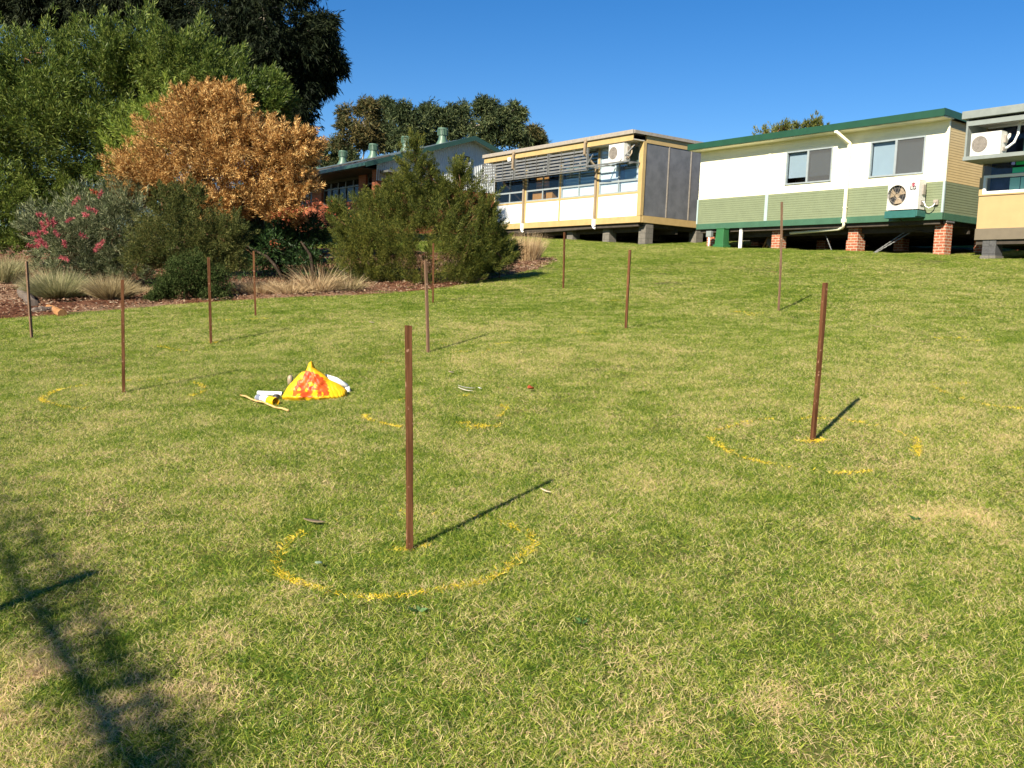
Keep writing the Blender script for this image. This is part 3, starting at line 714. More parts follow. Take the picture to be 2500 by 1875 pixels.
def slider_window(par, u0, u1, z0, z1, drop, full):
    mb = MB(); t = .045; vf = -.035
    mb.box(u0, u1, vf, .06, z1-t, z1); mb.box(u0, u1, vf-.01, .06, z0, z0+t); mb.box(u0, u0+t, vf, .06, z0+t, z1-t); mb.box(u1-t, u1, vf, .06, z0+t, z1-t)
    um = (u0+u1)/2 - .03
    mb.box(um-.035, um+.035, vf-.008, .05, z0+t, z1-t)
    w = mb.build('window', M['alu'], par, bevel=.003)
    p = MB(); p.box(u0+t, um-.035, .012, .016, z0+t, z1-t); p.build('pane', M['glass'], w)
    p = MB(); p.box(um+.035, u1-t, -.012, -.008, z0+t, z1-t); p.build('insect_screen', M['screen'], w)
    p = MB(); p.box(um+.035, u1-t, .016, .02, z0+t, z1-t); p.build('pane', M['glass'], w)
    b = MB(); b.box(u0+t, u1-t, .10, .106, z0+drop, z1-.02); b.build('blind', M['blindblue'], w)
    b = MB(); b.box(u0+.01, u1-.01, .5, .52, z0-.2, z1); b.build('reveal', M['room'], w)
def screenmat():
    mt, nt, p = nodes_of('fly_screen'); p.inputs['Base Color'].default_value = (.08,.085,.09,1); p.inputs['Roughness'].default_value = .7
    tr = nt.nodes.new('ShaderNodeBsdfTransparent'); mx = nt.nodes.new('ShaderNodeMixShader'); mx.inputs[0].default_value = .5
    nt.links.new(p.outputs[0], mx.inputs[1]); nt.links.new(tr.outputs[0], mx.inputs[2]); nt.links.new(mx.outputs[0], nt.nodes['Material Output'].inputs[0]); return mt
M['screen'] = screenmat()
slider_window(g, *W1, .23, False); slider_window(g, *W2, .04, True)
# downpipe
mb = MB(); mb.bar((-3.42,-.5,2.80),(-3.42,-.5,2.92),.12,.10,(0,1,0)); mb.bar((-3.42,-.56,2.82),(-3.22,-.08,2.50),.10,.085); mb.bar((-3.22,-.075,2.54),(-3.22,-.075,.06),.095,.07,(0,1,0))
mb.box(-3.29,-3.15,-.13,-.03,.02,.14); mb.box(-3.28,-3.16,-.12,-.012,.48,.51); mb.build('downpipe', M['cream'], g, bevel=.006)
mb = MB(); mb.tube([(-3.22,-.075,.06),(-3.22,-.075,-.03),(-3.27,-.02,-.11),(-3.36,.05,-.14),(-3.6,.2,-.16),(-5.6,.35,-.22)], .045, 10); mb.build('drain_pipe', M['cream'], g, True)
for u in (-9.0, -6.0, -2.95, -.02):
    x0 = u-.34; mb = MB(); mb.box(x0, x0+.35, .3, .65, -1.9, -.0 if u < -.1 else -.04)
    if u == -2.95: mb.box(x0-.03, x0+.38, .27, .68, -1.9, -.52)
    mb.build('brick_pier', M['brickpier'], g)
    mb = MB(); mb.box(x0-.03, x0+.38, .27, .68, -.04 if u < -.1 else -.06, -.012); mb.build('pier_cap', M['galv'], g)
for v in (2.6, 5.2):
    for u in (-9.0, -6.0, -2.95, -.2):
        mb = MB(); mb.box(u-.17, u+.18, v, v+.35, -1.7, -.3); mb.build('brick_pier', M['brickpier'], g)
mb = MB()
for (a, b) in (((-4.55,.7,-.05),(-3.7,.2,-1.02)),((-1.2,.7,-.05),(-2.4,.15,-1.04)),((-1.05,.72,-.1),(-2.3,.17,-1.0))):
    for s in (0, 1):
        mb.tube([Vector(a).lerp(Vector(b), t/24)+Vector((.014*math.cos(t*1.4+s*3.14), 0, .014*math.sin(t*1.4+s*3.14))) for t in range(25)], .009, 5)
mb.build('cross_brace', M['galv'], g)
mb = MB(); mb.tube([(-1.2,-.2,.05),(-1.15,-.05,-.1),(-1.0,.3,-.25),(-.7,.6,-.33),(-.2,.9,-.3)], .018, 6); mb.build('flexible_conduit', M['under'], g, True)

# meter box, post and clutter under the classroom (each stands on the ground)
def gl(nm, u, v, z=None):
    C = BLD[nm]; X = C[0]+u*SH+v*CH; Y = C[1]-u*CH+v*SH
    return np.array([X, Y, float(hgt(X, Y)) if z is None else C[2]+z])
e = empty('electrical_cabinet', gl('green', -8.2, -.15), RZ); tag(e, 'green electrical cabinet standing on the lawn under the corner of the green classroom', 'cabinet')
mb = MB(); mb.add([(-.2,-.16,.1),(.2,-.16,.1),(.2,.16,.1),(-.2,.16,.1),(-.16,-.14,.66),(.18,-.14,.66),(.18,.14,.66),(-.16,.14,.66)], [(0,1,5,4),(1,2,6,5),(2,3,7,6),(3,0,4,7),(4,5,6,7)]); mb.build('body', M['cabgreen'] if 'cabgreen' in M else M['dgreen'], e, bevel=.008)
M['cabgreen'] = painted('cabinet_green', (.025,.12,.04), .5, .1, 5); e.children[0].data.materials.clear(); e.children[0].data.materials.append(M['cabgreen'])
mb = MB(); mb.box(-.24,.24,-.2,.2,-.15,.1); mb.build('plinth', M['cabgreen'], e, bevel=.008)
mb = MB(); mb.box(-.18,.20,-.16,.16,.66,.69); mb.build('lid', M['cabgreen'], e, bevel=.008)
mb = MB(); mb.box(-.06,.06,-.03,.03,-.2,.74); o = mb.build('white_post', M['white'], None, bevel=.008); o.location = gl('green', -7.55, .1); o.rotation_euler = (0,0,RZ); tag(o, 'short white post in the lawn right of the green cabinet', 'post')
e = empty('meter_pipe', gl('green', -8.85, -.12), RZ); tag(e, 'thin white conduit rising to a grey box at the leftmost brick pier', 'conduit')
mb = MB(); mb.tube([(0,0,-.1),(0,0,.36)], .03, 8); mb.build('conduit', M['white'], e, True); mb = MB(); mb.box(-.12,.12,-.05,.08,.36,.58); mb.build('junction_box', M['greyroof'], e, bevel=.01)
for i, (u, ln) in enumerate(((-7.2,.55),(-7.05,.5))):
    mb = MB(); p = gl('green', u, .9); q = gl('green', u+.16, 1.1); q[2] += ln+.1
    mb.tube([p, q], .03, 8); o = mb.build('orange_post', M['logend'], None, True); tag(o, ('left' if i == 0 else 'right')+' one of two orange offcut posts beneath the green classroom', 'post', 'orange offcut posts beneath the classroom')
e = gl('green', -6.75, 1.0); mb = MB(); mb.lathe([(.001,.0),(.26,.01),(.28,.04),(.28,.09),(.25,.11),(.10,.12),(.08,.05),(.001,.05)], (0,0,0), 24, 'y')
o = mb.build('stone_disc', M['log'], None, True); o.location = e + np.array([0,0,.27]); o.rotation_euler = (R_(-12), 0, RZ+.25); tag(o, 'round grey disc propped up beneath the green classroom beside the orange posts', 'disc')

ac = ac_unit(gl('green', -1.5, -.47, .30), 1.0, .83, .36, 'white air conditioner on a teal bracket against the sage wall', 'air conditioners on the classroom walls', logo=True)
M['teal'] = painted('teal_bracket', (.025,.11,.10), .45, .1, 5)
mb = MB(); mb.box(-.05,.95,-.01,.40,-.25,-.04); mb.box(.95,1.0,.0,.45,-.22,-.04); mb.box(.05,.12,.02,.3,-.04,-.013); mb.box(.8,.87,.02,.3,-.04,-.013); mb.build('bracket', M['teal'], ac, bevel=.006)
M['logo_red'] = painted('logo_red', (.30,.03,.06), .6, .1, 20); M['logo_grey'] = painted('logo_grey', (.03,.03,.035), .6, .1, 20)
mb = MB(); mb.tube([(.82+.05*math.cos(t), -.004, .70+.05*math.sin(t)) for t in np.linspace(.2, 5.6, 22)], .012, 6); mb.tube([(.82,-.002,.70),(.82,-.006,.70)],.03,16); mb.box(.815,.828,-.012,0,.675,.725); mb.box(.815,.85,-.006,0,.672,.684); mb.lathe([(.001,.005),(.008,.005),(.008,0)], (.80,0,.715), 10, 'y'); mb.build('emblem', M['logo_red'], ac)
text_mesh('LG', .15, M['logo_grey'], ac, (.815, -.003, .555), 'lettering')
mb = MB(); mb.tube([(1.0,.2,.22),(1.08,.18,.2),(1.12,.2,.08),(1.2,.25,.02),(1.3,.3,.08),(1.32,.36,.17)], .018, 8); mb.build('power_lead', M['white'], ac, True)
mb = MB(); mb.box(1.24,1.38,.38,.455,.12,.27); mb.lathe([(.001,.05),(.045,.045),(.05,0)], (1.31,.38,.2), 12, 'y'); mb.build('isolator_switch', M['gutter'], ac, bevel=.01)

# ---------------- cream classroom with louvres
c = bempty('cream', 'cream classroom with yellow trim and grey sun louvres on concrete piers', 'building', 'portable_classroom')
UL = -10.05; bays = [(-10.0,-7.58),(-7.46,-5.08),(-4.94,-2.56),(-2.44,-.10)]
mb = MB(); mb.box(UL, .10, -.015, .10, 0, .26); mb.box(.0, .115, .10, 9.0, 0, .27); mb.build('floor_beam', M['yellowtrim'], c, bevel=.005)
mb = MB()
for a, b in bays: mb = MB(); mb.box(a-.06, b+.06, .0, .05, .26, 1.16); mb.build('lower_panel', M['whitepanel'], c)
mb = MB()
for x in (-7.52, -5.01, -2.50): mb.box(x-.05, x+.05, -.025, .06, .26, 3.1)
mb.box(-10.05, -9.97, -.02, .06, .26, 3.1); mb.box(-.10, .115, -.03, .13, .26, 3.12)
mb.box(UL, -.1, -.02, .0, 1.13, 1.2); mb.box(.02,.115,.13,9.,3.06,3.34); mb.box(UL-.1, .115, -.60, -.575, 3.08, 3.33)
mb.build('trim', M['yellowtrim'], c)
mb = MB()
for k, (a, b) in enumerate(((.14,1.36),(1.42,2.62),(2.68,3.9),(3.96,5.2),(5.26,6.5),(6.56,8.9))): mb = MB(); mb.box(.03, .09, a, b, .28, 3.06); mb.build('end_panel', M['greypanel'], c)
mb = MB()
for v in (1.39, 2.65, 3.93, 5.23, 6.53): mb = MB(); mb.box(.05, .105, v-.03, v+.03, .28, 3.06); mb.build('panel_joint', M['gutter'], c)
mb = MB(); mb.box(UL-.15, .16, -.68, -.605, 3.31, 3.47); mb.build('gutter', M['gutter'], c, bevel=.015)
mb = MB(); V = [(u, v, z-.0*(v)) for u in (UL-.15, .18) for v in (-.6, 9.3) for z in (3.36, 3.42)]; mb.add(V, [(0,1,3,2),(4,6,7,5),(0,4,5,1),(2,3,7,6),(0,2,6,4),(1,5,7,3)]); mb.box(.12, .2, -.6, 9.3, 3.34, 3.46); mb.build('roof', M['gutter'], c)
mb = MB(); mb.box(UL-.1, .115, -.575, .0, 3.10, 3.14); mb.build('soffit', M['soffit'], c)
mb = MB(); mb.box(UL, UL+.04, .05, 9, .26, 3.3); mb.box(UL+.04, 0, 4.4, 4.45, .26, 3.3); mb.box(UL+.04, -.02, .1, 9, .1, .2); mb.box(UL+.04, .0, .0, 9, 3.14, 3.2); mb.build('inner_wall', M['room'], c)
mb = MB(); mb.box(UL+.2, -.1, .1, 8.8, -.14, .05)
for k in range(5): mb.box(UL+.1, -.05, .55+k*1.6, .65+k*1.6, -.32, -.14)
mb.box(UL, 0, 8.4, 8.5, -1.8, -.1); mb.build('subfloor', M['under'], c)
for k, (a, b) in enumerate(bays):
    t = .05; mb = MB(); um = (a+b)/2
    for (x0, x1, z0, z1) in ((a,b,1.2,1.25),(a,b,1.63,1.71),(a,b,3.03,3.1),(a,a+t,1.25,3.03),(b-t,b,1.25,3.03),(um-.03,um+.03,1.25,3.03)):
        mb.box(x0, x1, -.012 if z1-z0 > 1 else -.018, .045, z0, z1)
    w = mb.build('window', M['alu'], c)
    for (x0, x1) in ((a+t, um-.03), (um+.03, b-t)):
        for (z0, z1) in ((1.25,1.63),(1.71,3.03)):
            p = MB(); p.box(x0, x1, .012, .016, z0, z1); p.build('pane', M['glassdk' if k < 2 else 'glass'], w)
    if k == 1:
        p = MB(); p.box(a+.3, um-.12, .12, .4, .3, 1.6); p.box(um+.1, um+.55, .12, .4, .3, 1.6); p.box(a+.05, um-.2, .5, .54, 1.7, 2.3); p.build('cupboard', M['cupboard'], w)
    if k == 2:
        p = MB(); p.box(a, b, .05, .054, 1.22, 1.66); p.build('blind', M['blind'], w)
        p = MB(); p.box(a, b, .22, .224, 1.7, 3.0); M['tealblind'] = painted('teal_grey_blind', (.10,.16,.15), .8, .1, 2); p.build('blind', M['tealblind'], w)
    if k == 3:
        p = MB(); p.box(a, um-.04, .03, .034, 1.72, 3.05); p.box(a, um+.05, .05, .054, 1.22, 1.66); p.box(um+.1, b, .05, .054, 1.22, 1.66); p.box(b-.35, b, .2, .204, 1.7, 2.3); p.build('blind', M['blind'], w)
        p = MB(); p.box(um+.06, b, .26, .264, 1.7, 3.0); p.build('blind', M['tealblind'], w)
# sun louvres
for (a, b) in ((-10.22,-7.66),(-7.58,-5.14),(-5.08,-2.52)):
    zt, zb = 3.04, 2.16; mb = MB()
    mb.box(a, a+.04, -.66, -.56, zb, zt); mb.box(b-.04, b, -.66, -.56, zb, zt)
    for s in (1, 2): mb.box(a+(b-a)*s/3-.008, a+(b-a)*s/3+.008, -.665, -.65, zb, zt)
    mb.box(a, b, -.65, -.57, zb-.02, zb+.015)
    s = mb.build('sun_louvre', M['galv'], c)
    bl = MB(); nbd = 6
    for k in range(nbd):
        z = zb+.09+k*(zt-zb-.06)/nbd
        bl.add([(a+.04,-.65,z-.04),(b-.04,-.65,z-.04),(b-.04,-.60,z+.045),(a+.04,-.60,z+.045),(a+.04,-.63,z-.045),(b-.04,-.63,z-.045),(b-.04,-.58,z+.04),(a+.04,-.58,z+.04)], [(0,1,2,3),(4,7,6,5),(0,4,5,1),(2,6,7,3)])
    bl.build('blade', M['galv'], s)
    st = MB(); st.box(a+.02, a+.05, -.6, .0, 3.0, 3.04); st.box(b-.05, b-.02, -.6, .0, 3.0, 3.04); st.build('arm', M['galv'], s)
# downpipes
for u, zdrop in ((-7.66, 1.72), (-2.64, 2.2)):
    mb = MB(); mb.add([(u-.1,-.70,3.38),(u+.1,-.70,3.38),(u+.1,-.58,3.38),(u-.1,-.58,3.38),(u-.05,-.70,3.24),(u+.05,-.70,3.24),(u+.05,-.6,3.24),(u-.05,-.6,3.24)], [(0,1,2,3),(0,4,5,1),(1,5,6,2),(2,6,7,3),(3,7,4,0)])
    mb.box(u-.045, u+.045, -.74, -.67, 2.78 if u > -5 else 2.62, 3.26)
    if u > -5:
        mb.bar((u,-.70,2.80),(u+.05,-.10,2.32),.085,.075); mb.box(u+.0, u+.09, -.11, -.035, .1, 2.36)
    else: mb.box(u, u+.09, -.11, -.035, .1, 2.2); mb.bar((u,-.70,2.64),(u+.045,-.08,2.16),.085,.075)
    mb.build('downpipe', M['pipe_tan'], c, bevel=.006)
    mb = MB(); mb.box(u-.02, u+.11, -.13, -.02, -.08, .22); mb.tube([(u+.045,-.08,-.06),(u+.05,-.09,-.13),(u+.14,-.05,-.17)], .045, 8); mb.build('pipe_elbow', M['white'], c, bevel=.006)
mb = MB(); mb.box(-8.12,-7.9,-.68,-.64,2.98,3.16); mb.build('light_fitting', M['white'], c, bevel=.01)
mb = MB(); mb.tube([(-10,.2,-.05),(-7.6,.15,-.2),(-5,.15,-.16),(-2.6,.1,-.12),(0,.4,-.1)], .05, 8); mb.build('drain_pipe', M['under'], c, True)
for u in (-9.3,-6.9,-4.35, -1.98, .36):
    mb = MB(); x0 = u-.5 if u < 0 else -.32; mb.box(x0, x0+.4, .35, .75, -2.2, -.0 if u > 0 else -.05); mb.build('block_pier', M['block'], c)
    for v in (3.2, 6.2):
        mb = MB(); mb.box(x0, x0+.4, v, v+.4, -2.0, -.1); mb.build('block_pier', M['block'], c)
# frame that carries the air conditioner
ac = ac_unit(gl('cream', -1.2, -.66, 2.34), .88, .66, .34, 'white air conditioner outdoor unit on a galvanised frame under the cream classroom roof', 'air conditioners on the classroom walls')
mb = MB(); mb.bar((-1.3,-.05,-.06),(1.15,-.05,-.06),.05,.06); mb.bar((-1.3,.35,-.06),(1.15,.35,-.06),.05,.05); mb.bar((-1.3,-.05,-.06),(-1.3,.62,-.06),.04,.05); mb.bar((1.15,-.05,-.06),(1.15,.62,-.06),.04,.05)
mb.bar((.7,-.05,-.04),(1.18,.3,.62),.05,.03); mb.bar((-1.28,-.05,-.06),(-.95,.0,.4),.05,.03); mb.bar((-1.0,-.05,-.1),(-.2,-.05,-.17),.03,.02); mb.bar((-.3,-.05,-.06),(-.3,.6,-.06),.04,.04); mb.bar((.6,-.05,-.06),(.6,.6,-.06),.04,.04)
mb.build('bracket', M['galv'], ac)
mb = MB(); mb.tube([(.9,.2,.15),(1.0,.2,.1),(1.05,.25,.3),(1.02,.3,.55),(1.05,.5,.7)], .03, 8); mb.build('pipework', M['pipe_tan'], ac, True)

# ---------------- third classroom at the right edge
t3 = bempty('third', 'tan classroom with grey roof edge, cut off by the right edge', 'building', 'portable_classroom')
W = 8.5
mb = MB(); mb.box(-.02, W, -.02, .1, -.03, .27); mb.box(-.02, .1, .1, 7, -.03, .27); mb.build('floor_beam', M['taupe'], t3, bevel=.005)
mb = MB(); mb.box(0, W, 0, .06, .27, 1.16); mb.box(0, .05, .06, 7, .27, 3.1); mb.box(-.01,.09,-.01,.06,1.16,1.62); mb.build('wall', M['tanwall'], t3)
mb = MB(); mb.box(.0, W, -.03, .02, 1.14, 1.18); mb.build('sill', M['tanwall'], t3)
mb = MB()
for (x0, x1, z0, z1) in ((.1,W,1.18,1.25),(.1,W,1.60,1.67),(.1,.17,1.25,1.6),(.1,W,2.9,3.0),(2.4,2.47,1.25,2.9),(4.8,4.87,1.25,2.9)): mb.box(x0, x1, -.03, .05, z0, z1)
w = mb.build('window', M['white'], t3)
p = MB(); p.box(.17, W, .02, .024, 1.25, 1.6); p.box(.05, W, .02, .024, 1.67, 2.9); p.build('pane', M['glass'], w)
p = MB(); p.box(.17, .78, .2, .204, 1.2, 2.9); p.box(.2, W, .6, .61, 1.2, 3); p.build('curtain', M['navy'], w)
p = MB(); p.box(.74, 1.0, .1, .104, 1.22, 1.58); p.box(1.02, 1.6, .1, .104, 1.22, 1.58); p.box(1.0, 2.4, .12, .124, 2.1, 2.9); p.build('paper', M['aqua'], w)
p = MB(); p.box(.78, 1.7, .1, .104, 1.70, 1.84); p.box(.86, 1.8, .09, .094, 1.9, 2.03); p.build('card', M['greenpaper'], w)
mb = MB(); mb.box(-.02, .03, -.9, .0, 2.02, 3.05); mb.box(-.02, W, -.95, .0, 1.97, 2.07); mb.build('shelf', M['greyroof'], t3, bevel=.004)
mb = MB(); mb.box(-.12, W, -.98, 7, 3.04, 3.24); mb.build('roof', M['greyroof'], t3, bevel=.01)
mb = MB(); mb.box(-.02, W, -.9, -.86, 2.86, 2.98); mb.build('fascia', M['greyroof'], t3)
mb = MB(); mb.box(-.02, W, -.86, 0, 2.93, 2.97); mb.build('soffit', M['soffit'], t3)
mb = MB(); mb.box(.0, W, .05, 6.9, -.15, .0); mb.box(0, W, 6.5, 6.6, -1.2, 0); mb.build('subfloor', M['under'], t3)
mb = MB()
mb.box(.2, .56, .02, .4, -1.4, -.02); mb.box(.2,.56,3,3.4,-1.4,-.1); mb.box(2.8,3.2,.02,.4,-1.4,-.02); M['blockdk'] = brick('painted_block', (.07,.07,.07), (.06,.06,.065), (.05,.05,.05), 1, .4, .2); mb.build('block_pier', M['blockdk'], t3)
mb = MB(); mb.box(.17,.59,-.01,.43,-1.4,-.45); mb.build('footing', M['block'], t3)
ac = ac_unit(gl('third', .12, -.86, 2.09), .78, .56, .32, 'cream air conditioner outdoor unit on the grey shelf of the tan classroom', 'air conditioners on the classroom walls')
mb = MB(); mb.tube([(.8,.2,.12),(.9,.15,.16),(1.0,.25,.28),(1.05,.3,.5),(1.05,.35,.8)], .035, 8); mb.tube([(.8,.25,.3),(.88,.2,.42),(.85,.3,.5)], .04, 8); mb.build('pipework', M['white'], ac, True)

# ---------------- far school building with gable and roof vents
f = bempty('far', 'long brick building behind shrubs with white corrugated gable and green metal roof', 'building', 'school_building')
VA = 5.75; ZA = 1.84; SLP = .325
def zr(v): return ZA - SLP*abs(v-VA)
mb = MB(); nv = 190; V = []; Fc = []
for i in range(nv+1):
    v = 11.5*i/nv; x = .022*math.sin(2*math.pi*v/.15*1.0) if True else 0
    V += [(x, v, -1.02), (x, v, zr(v)-.03)]
for i in range(nv): Fc.append((2*i, 2*i+2, 2*i+3, 2*i+1))
# finer corrugation
V = []; Fc = []; nv = 770
for i in range(nv+1):
    v = 11.5*i/nv; x = .02*math.sin(2*math.pi*v/.12); V += [(x, v, -1.02), (x, v, zr(v)-.03)]
for i in range(nv): Fc.append((2*i, 2*i+2, 2*i+3, 2*i+1))
mb.add(V, Fc); mb.build('gable_cladding', M['corr'], f, True)
mb = MB(); mb.box(-.2, .02, 0, 11.5, -4.5, -1.02); mb.build('brick_wall', M['brickwall'], f)
LN = 24
mb = MB()
for s in (-1, 1):
    ve = VA + s*(VA+.85)
    V = [(u, v, zr(v)+z) for u in (-LN, .55) for v in (VA, ve) for z in (.0, .08)]
    mb.add(V, [(0,1,3,2),(4,6,7,5),(0,4,5,1),(2,3,7,6),(0,2,6,4),(1,5,7,3)])
# standing ribs
for k in range(int(LN/.6)):
    u = .4-k*.6; mb.bar((u, -.85, zr(-.85)+.09), (u, VA, ZA+.09), .03, .03)
mb.build('roof', M['roofgreen'], f)
mb = MB()
for s in (-1, 1):
    ve = VA + s*(VA+.9); V = [(u, v, zr(v)+z) for u in (.55, .6) for v in (VA, ve) for z in (-.14, .12)]; mb.add(V, [(0,1,3,2),(4,6,7,5),(0,4,5,1),(2,3,7,6),(0,2,6,4),(1,5,7,3)])
mb.box(-LN, .58, -.98, -.85, zr(-.85)-.1, zr(-.85)+.06); mb.build('fascia', M['fasciagreen'], f)
mb = MB(); V = [(u, v, zr(v)-.03) for u in (.0, .55) for v in (-.85, VA, 12.3)]; mb.add(V, [(0,1,4,3),(1,2,5,4)]); mb.build('eave_lining', M['corr'], f)
mb = MB(); mb.box(.02, .09, 4.85, 5.75, -.03, .84)
lv = mb.build('gable_louvre', M['dark'], f)
mb = MB()
for k in range(9): z = .03+k*.09; mb.add([(.095, 4.87, z),(.095, 5.73, z),(.15, 5.73, z-.05),(.15, 4.87, z-.05)], [(0,1,2,3)])
mb.box(.02,.14,4.8,4.86,-.08,.9); mb.box(.02,.14,5.74,5.8,-.08,.9); mb.box(.02,.14,4.8,5.8,.86,.92); mb.build('slat', M['corr'], lv)
# front wall under the eave
mb = MB(); mb.box(-LN, -.2, .8, 1.0, -.6, .4); mb.box(-LN, -.2, -.85, .8, -.45, -.4); M['shadeboard'] = painted('shaded_eave_board', (.035,.025,.018), .8, .2, 3); mb.build('eave_board', M['shadeboard'], f)  # board colour darkened, shade under the eave is painted in
mb = MB(); mb.box(-LN, -.2, .8, 1.0, -4.5, -1.8)
for (a, b) in ((-.9,-.2),(-3.5,-2.65),(-9.9,-8.5),(-14,-12.5),(-18,-17)): mb.box(a, b, .7, 1.02, -1.8, -.45)
mb.box(-.5, 0, 0, 1.0, -4.5, -.45); mb.build('front_brickwork', M['brickwall'], f)
for (a, b, n) in ((-2.65,-.9,2),(-8.5,-3.5,5),(-12.5,-9.9,3),(-17,-14,3)):
    mb = MB(); s = (b-a)/n
    for k in range(n+1): mb.box(a+k*s-.04, a+k*s+.04, .85, .95, -1.8, -.6)
    mb.box(a, b, .84, .96, -1.84, -1.78); mb.box(a, b, .85, .95, -.98, -.92)
    w = mb.build('window', M['galv'], f); p = MB(); p.box(a, b, .9, .905, -1.8, -.6); p.build('pane', M['glassdk'], w)
mb = MB(); mb.box(-LN, -.3, 5, 5.1, -4, .5); mb.build('inner_wall', M['room'], f)
mb = MB(); mb.box(-LN, 0, 11.4, 11.5, -4.5, -.0); mb.box(-LN, -LN+.1, 0, 11.5, -4.5, 0); mb.build('back_wall', M['brickwall'], f)
mb = MB(); mb.box(.03, .9, .2, 3.3, -.62, -.52); mb.build('awning', M['galv'], f)
# roof vents standing on the ridge
def vent(u, label, z=None, v=VA-.35, s=.66):
    C = BLD['far']; X = C[0]+u*SH+v*CH; Y = C[1]-u*CH+v*SH
    e = empty('roof_vent', (X, Y, C[2]+zr(v)), RZ); e.scale = (s, s, s); tag(e, label, 'roof vent', 'green metal vents along the far roof')
    mb = MB(); mb.lathe([(.62,-.25),(.60,.0),(.36,.42),(.33,.75)], n=20); mb.build('cone', M['ventgreen'], e, True)
    mb = MB(); mb.lathe([(.33,.75),(.40,.80),(.38,1.28),(.44,1.30),(.44,1.42),(.001,1.47)], n=20); dr = mb.build('drum', M['ventgreen'], e)
    mb = MB()
    for k in range(20):
        a = 2*math.pi*k/20; mb.box(-.012, .012, .39, .47, .80, 1.32, Matrix.Rotation(a, 3, 'Z'))
    mb.build('fin', M['ventgreen'], dr)
def u_on_ridge(px, py):
    d = ray(px, py); C = BLD['far'] - np.array([0, 0, EYE]); n = np.array([CH, SH, 0]); C2 = C + n*(VA-.35); t = (C2@n)/(d@n); Q = d*t - C
    return Q[0]*SH - Q[1]*CH
for px, py, lab in ((1080,353,'nearest and largest green roof vent, beside the white gable peak'),(991,366,'shaded roof vent, second from the white gable'),(911,384,'shaded roof vent in front of the gum trees, middle one of five'),(837,400,'pale green roof vent, second from the left end'),(774,411,'leftmost roof vent, close to the brown shrub')):
    vent(u_on_ridge(px, py), lab)

# ================================================================ VEGETATION
def tree(name, lab, cat, base, fork, blobs, mats, rng, leafL, leafW, dens=1, sub=.42, ncl=26, twig=.35, nl=9, up=.25, spread=.7, droop=0., shell=.62, lowcut=-.6, rb=.15, rt=.02, nlimb=40, group=None, curl=.15, forks=None, trunk='trunk', crown_name='crown', fill=0, plume=None):
    e = empty(name, (float(base[0]), float(base[1]), float(base[2]))); tag(e, lab, cat, group)
    off = np.array(e.location)
    bl = [(cc_-off, r) for cc_, r in blobs]
    if plume: C, D, subs = plumes(rng, bl, *plume[:4], up=plume[4], lowcut=lowcut)
    else: C, D, subs = crown(rng, bl, dens, sub, ncl, twig, nl, up, spread, droop, shell, lowcut)
    if fill:
        for cc_, r in bl:
            k = int(fill*r[0]*r[2]*600); u = unit(rng, k)*rng.uniform(.1, .7, (k, 1)); C = np.concatenate([C, cc_+u*r]); D = np.concatenate([D, rng.normal(size=(k, 3))])
    o = leaves(crown_name, C, D, leafL, leafW, mats[0], e, rng, curl=curl)
    mb = limbs(rng, np.zeros(3)-[0,0,.15], np.array(fork)-off, subs, rb, rt, nlimb, forks=None if forks is None else [np.array(q)-off for q in forks])
    mb.build(trunk, mats[1], e, True)
    print(lab[:30], len(C), 'leaves'); return e
def gp(px, Y):
    """ground point at a picture column and a real distance"""
    d = ray(px, 740); X = d[0]/d[1]*Y; return np.array([X, Y, float(hgt(X, Y))])

M['l_wattle'] = leafmat('wattle_leaf', [(0,(.025,.05,.009)),(.5,(.085,.135,.022)),(1,(.22,.26,.055))], .35, .5, .3, .35, .45)
M['l_euc'] = leafmat('gum_leaf_shaded', [(0,(.006,.011,.005)),(.6,(.013,.020,.009)),(1,(.04,.05,.022))], .2, .6, .1, .3, .3)  # leaf colour darkened to hold the crown's own shading
M['l_brown'] = leafmat('dead_leaf', [(0,(.08,.03,.008)),(.4,(.36,.17,.045)),(.8,(.72,.46,.17)),(1,(.90,.66,.30))], .3, .6, .2, 2.2, .5)
M['l_yellow'] = leafmat('yellow_green_leaf', [(0,(.10,.17,.02)),(1,(.32,.38,.06))], .4, .5, .3, 1, .3)
M['l_grev'] = leafmat('grey_green_leaf', [(0,(.025,.04,.015)),(.5,(.09,.12,.05)),(1,(.34,.35,.20))], .3, .5, .3, 1.5, .35)
M['l_olive'] = leafmat('olive_leaf', [(0,(.035,.055,.014)),(.5,(.085,.105,.028)),(1,(.20,.18,.055))], .35, .6, .2, 1.1, .4)
M['l_low'] = leafmat('low_bush_leaf', [(0,(.02,.038,.010)),(.6,(.055,.08,.024)),(1,(.12,.15,.05))], .35, .8, .05, 2, .3)
M['l_tea'] = leafmat('feathery_leaf', [(0,(.022,.038,.008)),(.5,(.085,.11,.02)),(1,(.24,.23,.045))], .35, .6, .2, .9, .4)
M['l_dark'] = leafmat('dark_shrub_leaf', [(0,(.012,.03,.010)),(.6,(.03,.07,.02)),(1,(.07,.13,.03))], .3, .5, .3, 1, .3)
M['l_gum'] = leafmat('distant_gum_leaf', [(0,(.014,.026,.011)),(.5,(.05,.075,.03)),(1,(.15,.17,.07))], .25, .6, .2, .12, .5)
M['l_gumred'] = leafmat('russet_gum_leaf', [(0,(.018,.028,.010)),(.5,(.065,.072,.026)),(1,(.17,.13,.05))], .25, .6, .2, .2, .5)
M['l_spiky'] = leafmat('olive_tree_leaf', [(0,(.05,.07,.015)),(.5,(.12,.14,.03)),(1,(.26,.25,.07))], .3, .6, .2, .5, .4)
M['flower'] = leafmat('red_bottlebrush_flower', [(0,(.26,.035,.05)),(1,(.60,.17,.19))], .3, .6, .2, 2, .1)
